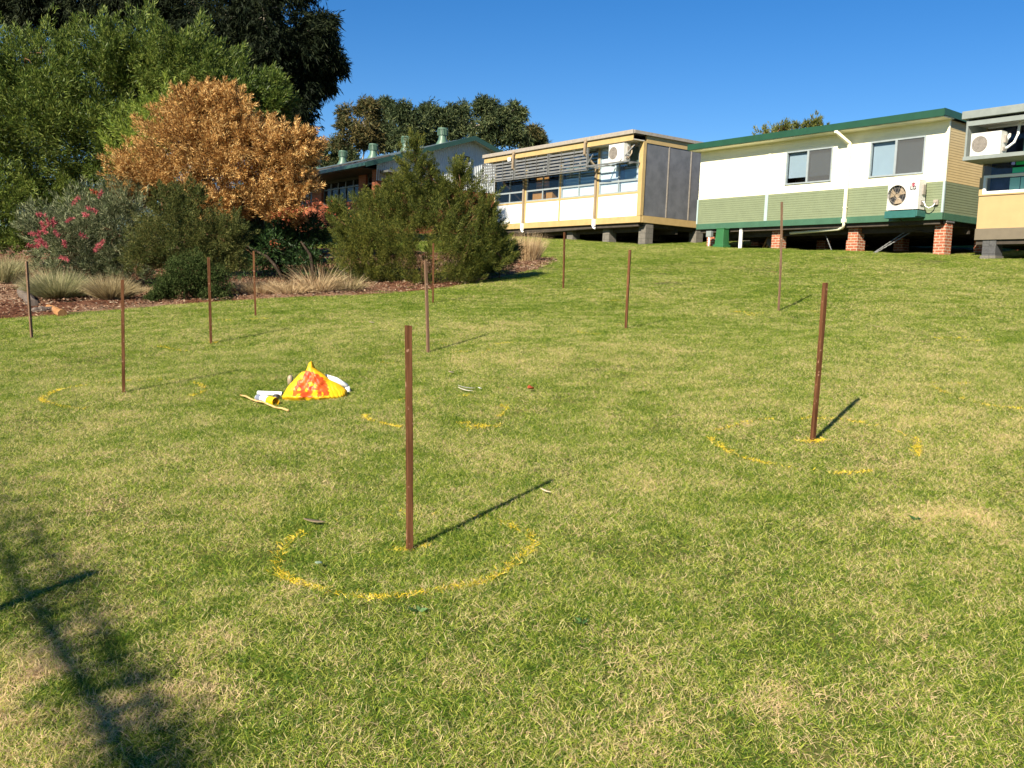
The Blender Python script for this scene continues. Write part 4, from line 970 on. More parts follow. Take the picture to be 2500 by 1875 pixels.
M['flower_or'] = leafmat('orange_red_flower', [(0,(.32,.06,.03)),(1,(.52,.16,.08))], .3, .6, .2, 2, .1)

rg = np.random.default_rng
# huge dark gum behind everything on the left
Yb = 34
tree('gum_tree', 'tall dark gum tree towering behind the wattle, cut off by the top edge', 'tree', gp(470, Yb), at(500, 330, Yb),
     blob_px([(600,90,150,185),(640,200,110,150),(735,175,90,85),(770,120,60,80),(690,290,75,110),(650,-60,150,110),(360,10,150,95),(110,30,110,75),(200,-60,200,80),(470,230,200,150),(560,-150,200,110),(720,370,40,60),(20,-20,60,80)], Yb, .9),
     (M['l_euc'], M['bark_pale']), rg(11), .24, .042, 1.7, .30, 44, .7, 12, -.1, .6, .9, .6, -.9, .38, .03, 70, forks=[at(400,60,Yb), at(560,40,Yb), at(480,-40,Yb)], fill=3.5)
Yb = 24.5
tree('wattle_tree', 'large rounded green wattle tree with fine leaves filling the left side', 'tree', gp(60, Yb), at(120, 520, Yb),
     blob_px([(140,290,230,190),(350,180,130,110),(470,190,110,100),(570,250,100,85),(640,265,65,60),(60,200,140,110),(60,460,150,150),(290,380,150,170),(-60,320,150,200),(200,510,120,70),(250,150,110,70),(60,580,110,70),(200,600,90,50)], Yb, .9),
     (M['l_wattle'], M['bark_brown']), rg(12), .14, .026, rb=.16, rt=.02, nlimb=50, lowcut=-.8, fill=5, plume=(1.9, 1.1, .26, 130, .75))
tree('wattle_shrub', 'bright yellow-green shrub peeking out left of the dead brown shrub', 'shrub', gp(330, 21.5), at(335, 520, 21.5),
     blob_px([(345,340,70,60),(315,400,60,75),(400,290,55,50)], 21.5), (M['l_yellow'], M['bark_brown']), rg(13), .10, .018, rb=.05, rt=.012, nlimb=14, fill=2, plume=(1.6, .6, .15, 80, .8))
Yb = 19
b0 = gp(700, 20.4)
tree('dead_shrub', 'dead rounded shrub with crisp orange-brown leaves on a leaning trunk', 'shrub', b0, at(640, 560, 20),
     blob_px([(490,310,100,70),(590,370,80,75),(440,370,110,85),(345,440,68,62),(540,400,120,80),(650,360,80,55),(710,395,60,70),(600,430,110,45),(420,455,110,40),(560,280,55,45),(715,465,45,40),(480,250,40,30),(745,360,25,35),(545,245,25,30),(620,500,120,45),(540,510,70,50),(690,520,50,35),(330,480,50,35)], Yb, .95),
     (M['l_brown'], M['bark_brown']), rg(14), .085, .014, rb=.10, rt=.012, nlimb=60, lowcut=-.8, plume=(2.4, .50, .13, 110, .65), forks=[at(600,500,Yb), at(500,460,Yb), at(690,480,Yb)], curl=.35, fill=2.2)
for k_ in bpy.data.objects:
    if k_.name == 'trunk' or k_.name.startswith('trunk.'):
        if k_.parent and k_.parent.name.startswith('dead_shrub'): k_.data.materials[0] = M['bark_shaded']  # brown bark swapped for a darker one, shade put into its colour
# sparse hanging dead twigs below the crown
Yb = 18.6
e = tree('grevillea', 'grey-green grevillea shrub with red flower spikes behind the tussocks at left', 'shrub', gp(230, Yb), at(235, 640, Yb),
     blob_px([(160,600,90,70),(250,560,100,75),(310,520,75,55),(330,610,80,75),(110,560,45,40),(230,640,130,45),(170,680,95,28),(300,672,80,35)], Yb, .9),
     (M['l_grev'], M['bark_brown']), rg(15), .10, .011, rb=.05, rt=.01, nlimb=30, fill=4., plume=(2.0, .55, .09, 90, .8))
FL = [(585,285),(710,355),(315,395),(730,220),(775,235),(660,395),(535,435),(370,450),(420,450),(335,475),(345,520),(440,540),(255,540),(300,545),(640,555),(310,590),(250,635),(290,615),(340,620),(745,650),(785,620),(495,730),(500,620),(410,455),(325,610)]
rgf = rg(16); off = np.array(e.location)
for i, (x, y) in enumerate(FL):
    px, py = x/3.16, 400+y/3.16; p = at(px, py, Yb-.95+rgf.uniform(-.15, .15))-off
    n = 90; ax_ = nrm(rgf.normal(size=(1, 3))*[.8,.4,.3]+[[0,0,.5]])[0]; t = rgf.uniform(-1, 1, (n, 1)); C = p + ax_*t*.085*rgf.uniform(.7,1.2)
    leaves('flower', C, rgf.normal(size=(n, 3))+[0,-.2,.3], .06, .012, M['flower' if i not in (3,) else 'flower_or'], e, rgf)
rgx = rg(17); Yb = 16.6
tree('olive_shrub', 'fine-leaved olive green shrub below the dead brown shrub', 'shrub', gp(455, Yb), at(455, 660, Yb),
     blob_px([(440,570,95,80),(390,610,75,75),(515,600,80,85),(400,505,30,45),(465,500,38,50),(550,640,65,50),(560,580,45,50),(350,640,45,45),(480,650,110,45)], Yb, .9),
     (M['l_olive'], M['bark_brown']), rgx, .042, .011, rb=.04, rt=.008, nlimb=30, fill=3., plume=(1.8, .36, .10, 130, .6))
tree('low_bush', 'low dark green bush at the bed edge under the olive shrub', 'shrub', gp(450, 15.9), at(450, 705, 15.9),
     blob_px([(430,700,55,38),(500,695,55,42),(465,672,55,35),(395,722,28,18),(510,722,40,22)], 15.9), (M['l_low'], M['bark_brown']), rg(18), .04, .013, 1.2, .4, 46, .2, 12, .4, .9, 0, .6, -.5, .025, .006, 14, fill=2.)
Yb = 21.5
Yb = 19.7
e = tree('flowering_shrub', 'green shrub dotted with orange-red flowers between the dead shrub and the brick windows', 'shrub', gp(790, Yb), at(790, 620, Yb),
     blob_px([(810,560,80,55),(740,575,70,50),(880,560,60,50),(770,640,120,55),(690,615,85,65),(610,620,90,70),(560,590,60,60)], Yb), (M['l_dark'], M['bark_brown']), rg(19), .09, .018, 1.1, .4, 30, .3, 10, .5, .7, 0, .6, -.8, .05, .012, 26, fill=1.5)
off = np.array(e.location); rgf = rg(20)
for x, y in ((560,930),(590,985),(690,1010),(700,960),(770,1020),(500,980),(640,985),(440,975),(380,1000),(300,1020),(210,1030),(260,1010),(330,985),(215,1235),(850,1045),(480,940)):
    p = at(600+x*.3165, 200+y*.3165, Yb-1.1)-off; n = 16; C = p+rgf.normal(size=(n, 3))*.045
    leaves('flower', C, rgf.normal(size=(n, 3)), .06, .02, M['flower_or'], e, rgf)
Yb = 18.6
tree('feathery_shrub', 'big feathery green shrub with two tall tips standing before the cream classroom', 'shrub', gp(1030, Yb), at(1030, 640, Yb),
     blob_px([(1030,600,160,95),(930,600,90,80),(990,540,80,60),(1075,550,75,55),(1140,600,75,75),(880,645,78,60),(1185,645,60,52),(1015,460,40,50),(1012,400,20,44),(1016,362,9,24),(1105,485,32,42),(1112,425,12,44),(905,520,34,40),(945,500,30,36),(1165,515,40,45),(1045,665,170,40),(855,580,35,45),(975,480,30,40),(1135,465,22,45),(1060,500,45,50),(1195,560,30,40),(820,530,12,35),(1210,600,24,30),(1045,425,12,30),(1040,692,150,24),(900,690,75,24)]+[(1078,470,8,34)], Yb, .9),
     (M['l_tea'], M['bark_brown']), rg(21), .065, .008, rb=.06, rt=.008, nlimb=60, fill=1.6, plume=(1.7, .62, .12, 190, 1.0))
tree('spiky_shrub', 'small very dark spiky shrub at the right foot of the feathery shrub', 'shrub', gp(1215, 19.6), at(1215, 655, 19.6),
     blob_px([(1215,640,42,32),(1235,632,28,24),(1180,665,45,20)], 19.6), (M['l_dark'], M['bark_brown']), rg(22), .12, .012, 1.4, .5, 40, .25, 12, .8, .5, 0, .5, -.4, .02, .006, 10, fill=3.)

tree('dark_shrub', 'dark dense shrub behind the trunk of the dead brown shrub', 'shrub', gp(560, 25), at(560, 640, 25),
     blob_px([(560,550,110,80),(450,550,80,80),(640,590,90,70),(520,640,130,60),(640,520,70,60),(700,640,80,50)], 25), (M['l_dark'], M['bark_shaded']), rg(24), .12, .024, 1.3, .34, 36, .35, 12, .5, .7, 0, .62, -.9, .08, .015, 30, fill=5)
tree('gum_tree', 'tall gum tree beyond the left edge whose shade falls on the brick building', 'tree', (-23., 36., float(hgt(-23, 36))), np.array([-22.5, 36, 13.]),
     [(np.array([-23., 35., 19.]), np.array([5.5, 5., 5.5])), (np.array([-19.5, 36., 15.5]), np.array([3., 3.5, 3.2])), (np.array([-27., 36., 16.]), np.array([4., 4., 4.]))],
     (M['l_euc'], M['bark_pale']), rg(25), .30, .06, 1.2, .34, 40, 1.0, 11, -.1, .6, .9, .6, -.9, .38, .04, 30, fill=1.2)
# gum trees on the skyline: each its own tree
Yg = 80
gums = [([(875,290,55,42),(855,340,45,35),(900,270,30,30),(905,350,28,30)], (880,470), 'l_gumred', 'broad russet gum tree on the skyline, leftmost of the tall ones'),
 ([(812,378,38,30),(845,395,30,28),(795,400,20,22)], (820,470), 'l_gum', 'short dark gum tree low on the skyline at the left end of the row'),
 ([(947,270,20,28),(943,310,26,30),(955,350,28,32),(930,350,20,24)], (948,470), 'l_gum', 'narrow upright pale green gum tree next to the russet one'),
 ([(990,290,30,26),(1010,315,32,30),(985,340,28,28)], (1000,470), 'l_gum', 'grey-green gum tree behind the shaded roof vents'),
 ([(1055,285,32,22),(1070,320,34,28),(1040,330,26,26),(1085,290,20,20)], (1062,470), 'l_gum', 'pale rounded gum tree behind the large roof vent'),
 ([(1115,280,26,20),(1135,310,26,28),(1108,320,22,26)], (1120,470), 'l_gum', 'small olive gum tree just right of the large roof vent'),
 ([(1185,265,30,25),(1250,285,32,32),(1215,300,40,32),(1265,330,28,32),(1180,320,28,30),(1230,345,45,25)], (1215,470), 'l_gum', 'tallest wide gum tree with pale branches behind the gable peak'),
 ([(1305,335,18,20),(1300,360,20,20),(1318,350,12,16)], (1303,470), 'l_gumred', 'small dark rounded gum tree at the right end of the row above the cream roof')]
for i, (bl, bs, mt, lab) in enumerate(gums):
    Y = Yg + (i % 3)*5
    tree('gum_tree', lab, 'tree', gp(bs[0], Y), at(bs[0], 400, Y), blob_px([(x_, y_, a_*.86, b_*.9) for x_, y_, a_, b_ in bl], Y, .8), (M[mt], M['bark_pale']), rg(40+i), .40, .08, .62, .34, 34, .8, 10, .2, .8, .3, .72, -.7, .22, .06, 34, group='gum trees on the skyline', fill=0)
tree('bushy_tree', 'yellow-green tree top poking up behind the green classroom roof', 'tree', gp(1930, 50), at(1930, 380, 50),
     blob_px([(x_, y_+13, a_, b_*.8) for x_, y_, a_, b_ in [(1930,334,60,20),(1875,336,30,12),(1985,326,34,12),(1990,296,9,18),(1955,300,8,14),(1862,316,6,10),(1890,312,6,10),(1915,305,7,12),(1975,302,8,14),(2010,308,7,10),(1950,350,90,30)]], 50, .8), (M['l_spiky'], M['bark_brown']), rg(60), .20, .035, rb=.12, rt=.03, nlimb=26, fill=.5, plume=(1.5, 1.1, .22, 60, 1.2))
# hedges that close the view under the raised classrooms
tree('hedge_shrub', 'dark shrubs seen in the gap beneath the green classroom', 'shrub', gp(2010, 43), at(2010, 590, 43), blob_px([(1960,588,55,26),(2060,590,60,24),(2150,592,60,24),(2240,596,60,24)], 43), (M['l_low'], M['bark_brown']), rg(61), .16, .05, 1.2, .4, 26, .4, 9, .4, .8, 0, .6, -.6, .05, .02, 14, fill=2.)

# ---- tussock grasses
def tmat(n, s, tr=.3): return leafmat(n, s, tr, .6, .2, 2, .15)
M['tus_green'] = tmat('tussock_grey_green', [(0,(.13,.15,.06)),(.5,(.29,.29,.14)),(1,(.58,.50,.30))])
M['tus_tan'] = tmat('tussock_tan', [(0,(.16,.13,.06)),(.5,(.36,.29,.15)),(1,(.60,.49,.29))])
M['tus_straw'] = tmat('tussock_straw', [(0,(.24,.16,.08)),(.5,(.50,.36,.20)),(1,(.72,.57,.36))])
def tussock(px, Y, rad, H, n, mat, lab, seed, spread=.75, bend=.45, group='ornamental grass tussocks'):
    r = rg(seed); c0 = gp(px, Y); th = r.uniform(0, 2*np.pi, n); rr_ = rad*.45*np.sqrt(r.uniform(0, 1, n))
    B = np.stack([rr_*np.cos(th), rr_*np.sin(th), np.zeros(n)], 1); k = r.uniform(.0, 1, n)**.7
    D = np.stack([np.cos(th), np.sin(th), np.zeros(n)], 1)*(k*spread)[:, None] + r.normal(size=(n, 3))*.12 + [0, 0, 1]
    o = blades('tussock_grass', B, D, H*r.uniform(.6, 1.15, n), r.uniform(.005, .010, n), bend*r.uniform(.3, 1.3, n), M[mat], None, r, None, 4)
    o.location = c0; tag(o, lab, 'grass tussock', group); return o
tussock(146, 16.2, .42, .62, 5200, 'tus_green', 'large grey-green grass tussock at the left end of the bed edge', 70, 2.0, .12)
tussock(272, 16.0, .3, .52, 3000, 'tus_tan', 'smaller tan-green grass tussock behind the red-brown stake', 71, 1.6, .14)
tussock(112, 17.5, .4, .55, 800, 'tus_tan', 'faded tan tussock half hidden behind the large grey-green one', 72)
tussock(8, 20, .8, .8, 1800, 'tus_green', 'dull green tussock at the far left edge of the photo', 73, .7, .3)
tussock(-60, 20, .9, .8, 1200, 'tus_tan', 'tan tussock just beyond the left edge of the photo', 74)
tussock(640, 16.8, .6, .46, 700, 'tus_straw', 'dry straw tuft at the bed edge just right of the short stake', 75, 1.3, .35, 'dry straw grass tufts')
tussock(710, 16.5, .6, .42, 700, 'tus_straw', 'low dry straw tuft, middle one at the bed edge', 76, 1.5, .35, 'dry straw grass tufts')
tussock(775, 16.7, .5, .66, 500, 'tus_straw', 'tallest dry straw tuft with long stems in front of the dark hollow', 77, 1.2, .3, 'dry straw grass tufts')
tussock(845, 17.0, .5, .46, 500, 'tus_tan', 'olive-tan dry tuft beside the feathery shrub', 78, 1.1, .35, 'dry straw grass tufts')
tussock(590, 17.2, .5, .45, 450, 'tus_straw', 'thin dry tuft behind the short stake at the bed edge', 79, 1.4, .35, 'dry straw grass tufts')
tussock(1283, 25.6, .62, .85, 1500, 'tus_straw', 'tan dried tussock on the mulch tip below the cream classroom', 80, .42, .12, 'dry straw grass tufts')
tussock(345, 17.4, .8, .3, 900, 'tus_tan', 'flattened greenish ground tuft between tussock and low bush', 81, 1.6, .5)
# logs at the bed edge
def log(a, b, r1, r2, mat, lab, seed, end=None):
    rs = random.Random(seed); A = gnd(*a); A[2] += r1*.7; Bq = gnd(*b); Bq[2] += r2*.7
    mb = MB(); n = 7; pts = []; rad = []
    for i in range(n+1):
        t = i/n; pts.append(A+(Bq-A)*t+np.array([rs.uniform(-.02,.02), rs.uniform(-.02,.02), rs.uniform(-.01,.015)])); rad.append((r1+(r2-r1)*t)*rs.uniform(.85, 1.12))
    mb.tube(pts, rad, 9); o = mb.build('log', M[mat], None); tag(o, lab, 'log', 'broken log pieces at the bed edge'); return o
log((55,722), (82,752), .10, .09, 'log', 'short grey log standing slanted at the left end of the bed', 1)
log((75,768), (135,764), .065, .06, 'log', 'grey log piece lying at the bed edge, left of the split orange one', 2)
log((120,756), (150,774), .05, .06, 'logend', 'split orange-brown log end pointing onto the lawn', 3)
# leaning trunks in the dark hollow
for a, b, r1, r2, lab in (((690,650),(600,600),.06,.045,'brown fallen branch lying low in the dark hollow under the dead shrub'),((765,668),(735,590),.07,.05,'brown leaning branch at the right of the dark hollow')):
    A = at(*a, 19); Bq = at(*b, 19.2); A = gp(a[0], 18.9); A[2] += .1; mb = MB(); mid = (A+Bq)/2+np.array([.05,0,.12])
    mb.tube([A, A+(mid-A)*.5+[0,0,.05], mid, mid+(Bq-mid)*.5, Bq], [r1*.6, r1*.55, (r1+r2)*.28, r2*.5, r2*.4], 8); o = mb.build('fallen_branch', M['bark_shaded'], None, True); tag(o, lab, 'branch', 'fallen branches in the hollow')  # bark colour carries the shade of the hollow

# sparse young tree behind the camera whose soft shadow crosses the lower left corner
sh = np.array([SAZ[0]*math.cos(SEL), SAZ[1]*math.cos(SEL), math.sin(SEL)])
def up_sun(px, py, t): return gnd(px, py) + sh*t/np.linalg.norm(sh)
e = empty('young_tree', (-5.4, -2.6, float(hgt(-5.4, -2.6)))); tag(e, 'sparse young tree behind the camera, casting faint shadow lower left', 'tree')
off = np.array(e.location); mb = MB(); T = 5.5
mb.tube([(0,0,-.1),(.1,.1,1.3),(.4,.3,2.2),(.6,.5,2.95)], [.08,.07,.05,.03], 8)
rt_ = rg(90); LC = []
for pts, r in (([(-20,1300),(80,1455),(210,1660),(355,1885)], .017), ([(60,1245),(230,1500),(480,1890)], .010), ([(20,1420),(170,1640),(330,1890)], .008)):
    P = [up_sun(x, y, T)-off for x, y in pts]; mb.tube([np.array([.6,.5,2.9]), P[0]]+P[1:], [.015]+[r]*len(P), 6)
n = 2000; tt = rt_.uniform(-.25, 1.05, n); ss = rt_.uniform(-.05, 1.05, n); ok_ = np.sin(tt*19+ss*3)+np.sin(ss*8+tt*5)*.7 > rt_.uniform(-3.4, .2, n)
for t_, s_ in zip(tt[ok_], ss[ok_]):
    LC.append((up_sun(350*t_+(90+50*t_)*s_, 1330+545*t_+(-100+100*t_)*s_, T)-off)[None]+rt_.normal(size=(1, 3))*.06)
mb.build('trunk', M['bark_brown'], e, True); LC = np.concatenate(LC)
leaves('crown', LC, rt_.normal(size=LC.shape)-[0,0,.5], .10, .015, M['l_olive'], e, rt_)

# ================================================================ BAG AND THINGS ON THE GRASS
g0 = gnd(760, 978); sB = g0[1]/F   # metres per photo pixel at the bag
zx = 350/2212*sB                    # metres per zoomed pixel
def bq(x, y): return ((x-1330)*zx, (790-y)*zx)
prof_L = [(845,790),(850,740),(900,620),(960,540),(1060,440),(1130,375),(1200,360),(1232,290),(1255,225),(1280,205)]
prof_R = [(1830,790),(1835,720),(1825,650),(1740,590),(1560,485),(1450,385),(1390,350),(1320,290),(1305,240),(1285,205)]
PRINT = [[(1205,335),(1340,360),(1420,400),(1480,440),(1560,560),(1605,700),(1420,715),(1420,625),(1340,620),(1325,690),(1360,700),(1345,740),(1150,745),(1160,680),(1030,725),(1045,600),(1060,560),(1085,545),(1085,490),(1160,470)]]
HOLES = [[(1095,640),(1120,590),(1150,640),(1140,655)],[(1215,640),(1240,600),(1275,640),(1270,660),(1225,660)],[(1270,540),(1290,500),(1330,510),(1340,560),(1290,575)],[(1470,660),(1490,630),(1530,690),(1500,700)],[(1345,520),(1390,540),(1385,590),(1350,560)]]
NU, NV = 110, 80; rb_ = rg(33)
def interp(pr, z):
    pts = [bq(*p) for p in pr]; zs = [p[1] for p in pts]; xs = [p[0] for p in pts]; return np.interp(z, zs, xs)
ztop = bq(1280, 205)[1]; V = []; rndv = []; rows = []
for j in range(NV+1):
    z = ztop*(j/NV)
    xl, xr = interp(prof_L, z), interp(prof_R, z); f_ = z/ztop
    dep = .13*(1-f_)**.7*(1 if f_ < .75 else 1) + .012
    for i in range(NU*2):
        a = 2*math.pi*i/(NU*2); cx_ = (xl+xr)/2; hw = (xr-xl)/2
        ca, sa = math.cos(a), math.sin(a); x = cx_ + hw*np.sign(ca)*abs(ca)**.8; y = dep*np.sign(sa)*abs(sa)**.9
        w = .009*math.sin(x*28+z*22+1.5*math.sin(z*19)) + .0055*math.sin(x*62-z*47+2*math.sin(x*21)) + .0022*math.sin(x*150+z*120+3*math.sin(x*40))
        w *= min(1, (1-f_)*2.5)
        yy = y + (w if sa < 0 else -w) - .05*math.exp(-((f_-.12)/.10)**2)*(1 if sa < 0 else 0)
        V.append((x + .004*math.sin(z*90+i), yy, z - .005*math.sin(x*25)))
        u_ = 1330+x/zx; v_ = 790-z/zx; pr_ = 0
        if sa < .05:
            uj, vj = u_+6*math.sin(v_/9), v_+6*math.sin(u_/11)
            pr_ = float(any(inpoly(np.array([uj]), np.array([vj]), np.array(p, float))[0] for p in PRINT))
            if pr_ and any(inpoly(np.array([uj]), np.array([vj]), np.array(p, float))[0] for p in HOLES): pr_ = 0
        rndv.append(pr_)
n2 = NU*2; Fc = [(j*n2+i, j*n2+(i+1) % n2, (j+1)*n2+(i+1) % n2, (j+1)*n2+i) for j in range(NV) for i in range(n2)]
def bagmat():
    mt, nt, p = nodes_of('yellow_plastic_bag')
    a = nt.nodes.new('ShaderNodeAttribute'); a.attribute_name = 'print'
    tc = nt.nodes.new('ShaderNodeTexCoord'); n = nt.nodes.new('ShaderNodeTexNoise'); n.inputs['Scale'].default_value = 22; n.inputs['Detail'].default_value = 6
    nt.links.new(tc.outputs['Object'], n.inputs['Vector'])
    r1 = nt.nodes.new('ShaderNodeValToRGB'); r1.color_ramp.elements[0].color = (.80,.42,.006,1); r1.color_ramp.elements[1].color = (.90,.62,.012,1)
    r2 = nt.nodes.new('ShaderNodeValToRGB'); e = r2.color_ramp.elements; e[0].position = .35; e[0].color = (.58,.05,.010,1); e[1].position = .68; e[1].color = (.74,.17,.02,1)
    q = e.new(.8); q.color = (.85,.62,.42,1)
    nt.links.new(n.outputs['Fac'], r1.inputs[0]); nt.links.new(n.outputs['Fac'], r2.inputs[0])
    mx = nt.nodes.new('ShaderNodeMix'); mx.data_type = 'RGBA'; nt.links.new(a.outputs['Fac'], mx.inputs[0]); nt.links.new(r1.outputs[0], mx.inputs[6]); nt.links.new(r2.outputs[0], mx.inputs[7])
    nt.links.new(mx.outputs[2], p.inputs['Base Color']); p.inputs['Roughness'].default_value = .48
    tr = nt.nodes.new('ShaderNodeBsdfTranslucent'); nt.links.new(mx.outputs[2], tr.inputs[0]); ms = nt.nodes.new('ShaderNodeMixShader'); ms.inputs[0].default_value = .25
    b = nt.nodes.new('ShaderNodeBump'); b.inputs['Strength'].default_value = .5; b.inputs['Distance'].default_value = .006; v = nt.nodes.new('ShaderNodeTexVoronoi'); v.inputs['Scale'].default_value = 14; b.inputs['Strength'].default_value = .3
    nt.links.new(tc.outputs['Object'], v.inputs['Vector']); nt.links.new(v.outputs['Distance'], b.inputs['Height']); nt.links.new(b.outputs[0], p.inputs['Normal'])
    nt.links.new(p.outputs[0], ms.inputs[1]); nt.links.new(tr.outputs[0], ms.inputs[2]); nt.links.new(ms.outputs[0], nt.nodes['Material Output'].inputs[0]); return mt
M['bag'] = bagmat()
bag = mesh_obj('plastic_bag', V, Fc, M['bag'], None, True); bag.location = g0 + np.array([0, .13, .0]); bag.rotation_euler = (0, -.03, .05)
a = bag.data.attributes.new('print', 'FLOAT', 'POINT'); a.data.foreach_set('value', np.array(rndv, np.float32))
tag(bag, 'crumpled yellow plastic shopping bag with red-orange print, slumped on the lawn', 'bag')
def on_zoom(x, y, dz=0):
    p = gnd(550+x*350/2212, 850+y*350/2212); p[2] += dz; return p
def rolled(a, b, r, mat, lab, name, cat):
    A = on_zoom(*a, r); Bq = on_zoom(*b, r); mb = MB(); mb.tube([A, A+(Bq-A)*.5, Bq], r, 16, False)
    # inner roll edge
    mb.tube([A, Bq], r*.6, 12, False); o = mb.build(name, M[mat], None, True); tag(o, lab, cat); return o
rolled((505,730), (880,745), .020, 'white', 'white rolled-up paper sticking out left of the yellow bag', 'paper_roll', 'paper')
e = empty('spray_can', on_zoom(500, 830, .034)); tag(e, 'white spray paint can with yellow cap lying left of the yellow bag', 'spray can')
A = on_zoom(500, 815, .034); Bq = on_zoom(790, 880, .034); dv_ = Vector(Bq-A); e.rotation_mode = 'QUATERNION'; e.rotation_quaternion = dv_.to_track_quat('X', 'Z'); Lc = min(dv_.length, .27)
M['canlabel'] = painted('can_grey_label', (.16,.18,.24), .3, .1, 10); M['capyellow'] = painted('cap_yellow', (.85,.50,.01), .35, .05, 10)
M['canwhite'] = painted('can_white', (.82,.82,.82), .3, .04, 10)
mb = MB(); mb.tube([(.0,0,0),(.012,0,0)], [.028,.032], 20); mb.tube([(.012,0,0),(Lc*.64,0,0)], .0325, 20); mb.build('can_body', M['canwhite'], e, True)
mb = MB(); mb.add([(x, .0335*math.cos(t), .0335*math.sin(t)) for x in (.014, .075) for t in np.linspace(1.9, 4.6, 10)]+[(x, .0335*math.cos(t), .0335*math.sin(t)) for x in (.0751, Lc*.5) for t in np.linspace(3.2, 4.1, 10)], [(i, i+1, i+11, i+10) for i in range(9)]+[(20+i, 21+i, 31+i, 30+i) for i in range(9)]); mb.build('can_label', M['canlabel'], e, True)
mb = MB(); mb.tube([(Lc*.64,0,0),(Lc*.97,0,0),(Lc,0,0)], [.034,.034,.031], 20, False); mb.tube([(Lc*.97,0,0),(Lc*.75,0,0)], [.028,.028], 20, False); mb.tube([(Lc*.66,0,0),(Lc*.75,0,0)],.029,20); mb.tube([(Lc*.75,0,0),(Lc*.9,0,0)], .010, 10); mb.build('cap', M['capyellow'], e, True)
A = on_zoom(230, 780, .03); Bq = on_zoom(975, 1010, .02); mb = MB(); mb.tube([A+(Bq-A)*t/8+np.array([0,0,.006*math.sin(t*1.9)]) for t in range(9)], [.006,.0075,.0065,.0078,.007,.0082,.0075,.008,.0085], 8)
M['bamboo'] = woodmat('bamboo', (.38,.22,.08), (.66,.44,.20), (20,20,4)); o = mb.build('bamboo_stick', M['bamboo'], None, True); tag(o, 'thin tan bamboo stick lying in front of the spray can', 'stick')
mb = MB(); c0 = on_zoom(790, 800, .02)
mb.lathe([(.001,-.02),(.028,-.015),(.034,.005),(.022,.026),(.001,.03)], tuple(c0), 12); o = mb.build('dark_tape_roll', M['dark'], None, True); tag(o, 'small dark roll between the spray can and the yellow bag', 'tape roll')
mb = MB(); c0 = on_zoom(905, 640, .05) + np.array([.0,.22,0]); c0[2] = float(hgt(c0[0], c0[1]))+.03
mb.lathe([(.001,-.04),(.024,-.04),(.026,.02),(.02,.045),(.010,.055),(.001,.057)], tuple(c0), 14); o = mb.build('tan_bottle', M['pipe_tan'], None, True); tag(o, 'small tan bottle top showing behind the left shoulder of the yellow bag', 'bottle')
A = np.array(bag.location)+np.array([.05,.16,.17]); Bq = np.array(bag.location)+np.array([.235,.15,.095]); mb = MB(); mb.tube([A, (A+Bq)/2+np.array([0,0,.012]), Bq], [.022,.025,.022], 14)
G_ = Bq+np.array([.02,.02,-.1]); mb.tube([Bq, Bq+(G_-Bq)*.5, G_], [.022,.02,.015], 12); o = mb.build('plastic_bundle', M['white'], None, True); tag(o, 'white plastic bundle sticking out behind the right side of the yellow bag', 'plastic bundle')

# leaves and sticks on the lawn
def litter(px, py, L_, W_, ang, color, lab, name='fallen_leaf', cat='leaf', lift=.03, fold=.2, rough=.6):
    p = gnd(px, py); p[2] += lift; mb = MB(); n = 8; V = []
    for i in range(n+1):
        t = i/n; w = W_/2*math.sin(math.pi*min(1, t*.92+.05))**.8; x = (t-.5)*L_; zc = .25*L_*(t-.5)**2
        V += [(x, -w, zc+w*fold), (x, 0, zc), (x, w, zc+w*fold*1.2)]
    Fc = [(3*i+k, 3*i+3+k, 3*i+4+k, 3*i+1+k) for i in range(n) for k in (0, 1)]
    k = name+str(color)
    if k not in M: M[k] = painted('litter_surface', color, rough, .25, 40)
    o = mesh_obj(name, V, Fc, M[k], None, True); s_ = o.modifiers.new('thickness', 'SOLIDIFY'); s_.thickness = .0015
    o.location = p; o.rotation_euler = (.1, .12, ang); tag(o, lab, cat); return o
litter(1136, 961, .15, .022, -.55, (.62,.56,.42), 'long pale strip of bark right of the central stake, lower of a V-shaped pair', 'bark_strip', 'bark')
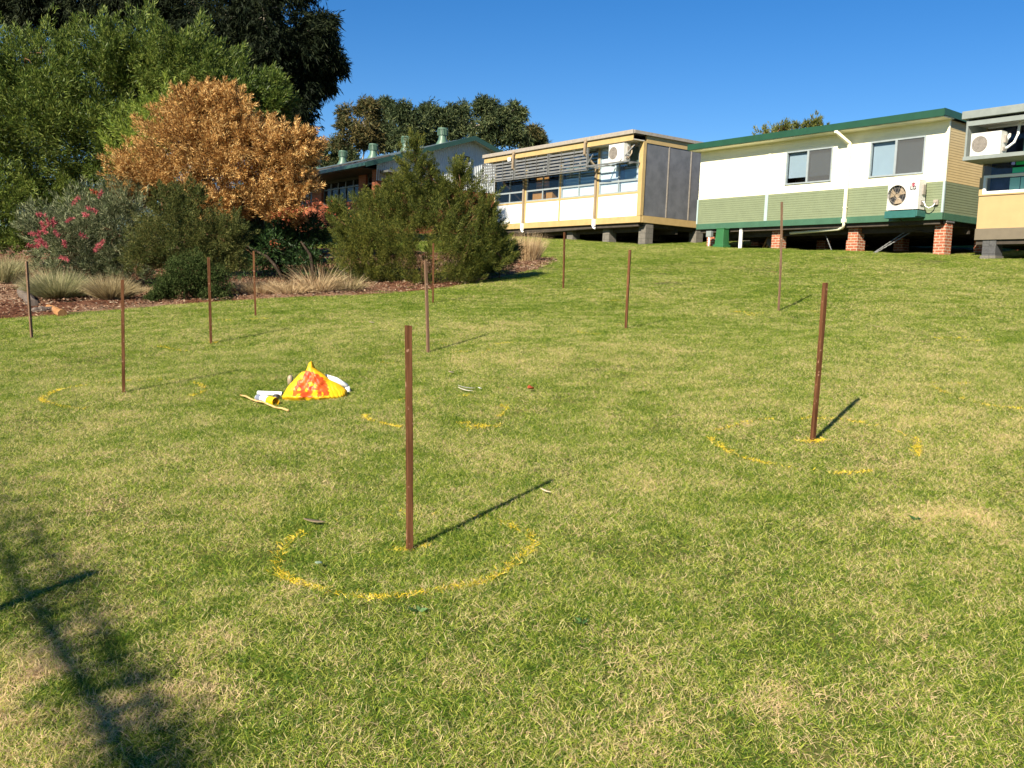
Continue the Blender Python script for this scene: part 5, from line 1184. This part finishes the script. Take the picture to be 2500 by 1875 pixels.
litter(1138, 955, .14, .022, -.05, (.42,.40,.34), 'greyer strip of bark right of the central stake, upper of a V-shaped pair', 'bark_strip', 'bark')
litter(1171, 956, .05, .010, -.9, (.75,.75,.70), 'tiny white twig beside the V-shaped bark strips', 'twig', 'twig')
litter(1295, 960, .06, .05, .6, (.42,.08,.025), 'curled dark red leaf right of the central stake', fold=.9, lift=.035)
litter(1239, 955, .05, .018, 1.1, (.45,.14,.05), 'small narrow red-brown leaf between the bark strips and the curled red leaf')
litter(1328, 1009, .06, .018, .8, (.48,.30,.17), 'faint tan leaf on grass below the curled red leaf')
litter(766, 1288, .10, .030, .05, (.24,.18,.10), 'flat brown leaf on the paint ring behind left of the nearest stake')
litter(777, 1392, .05, .028, 1.5, (.30,.40,.26), 'pale green rounded leaf inside the nearest ring')
litter(1890, 668, .16, .07, .1, (.66,.46,.14), 'yellow leaf beside the tall weathered stake')
litter(1332, 1212, .07, .016, -.7, (.66,.52,.34), 'pale straw leaf right of the shadow tip of the nearest stake')
litter(2138, 803, .09, .035, .2, (.62,.42,.26), 'tan leaf on the lawn right of the dark leaning stake')
litter(908, 793, .07, .05, .2, (.50,.38,.30), 'small brownish clod left of the nearest stake top')
litter(1102, 917, .05, .05, .6, (.48,.36,.26), 'small tan clod above the bark strips')
# broadleaf weeds in the lawn
M['weed'] = leafmat('weed_leaf', [(0,(.04,.11,.03)),(1,(.12,.22,.08))], .3, .5, .3, 2, .2)
rw = rg(99)
for i, (px, py, s, wh) in enumerate(((1022,1500,.045,'below the nearest ring'),(2235,1275,.035,'in the right foreground'),(1420,1530,.035,'right of the nearest ring'))):
    p = gnd(px, py); n = 11; th = rw.uniform(0, 2*np.pi, n); D = np.stack([np.cos(th), np.sin(th), rw.uniform(.2, .6, n)], 1)
    o = leaves('weed', np.zeros((n, 3))+[0,0,.012], D, s, s*.3, M['weed'], None, rw); o.location = p
    tag(o, 'small dark green broad-leaved weed flat in the lawn '+wh, 'weed', 'broad-leaved weeds in the lawn')
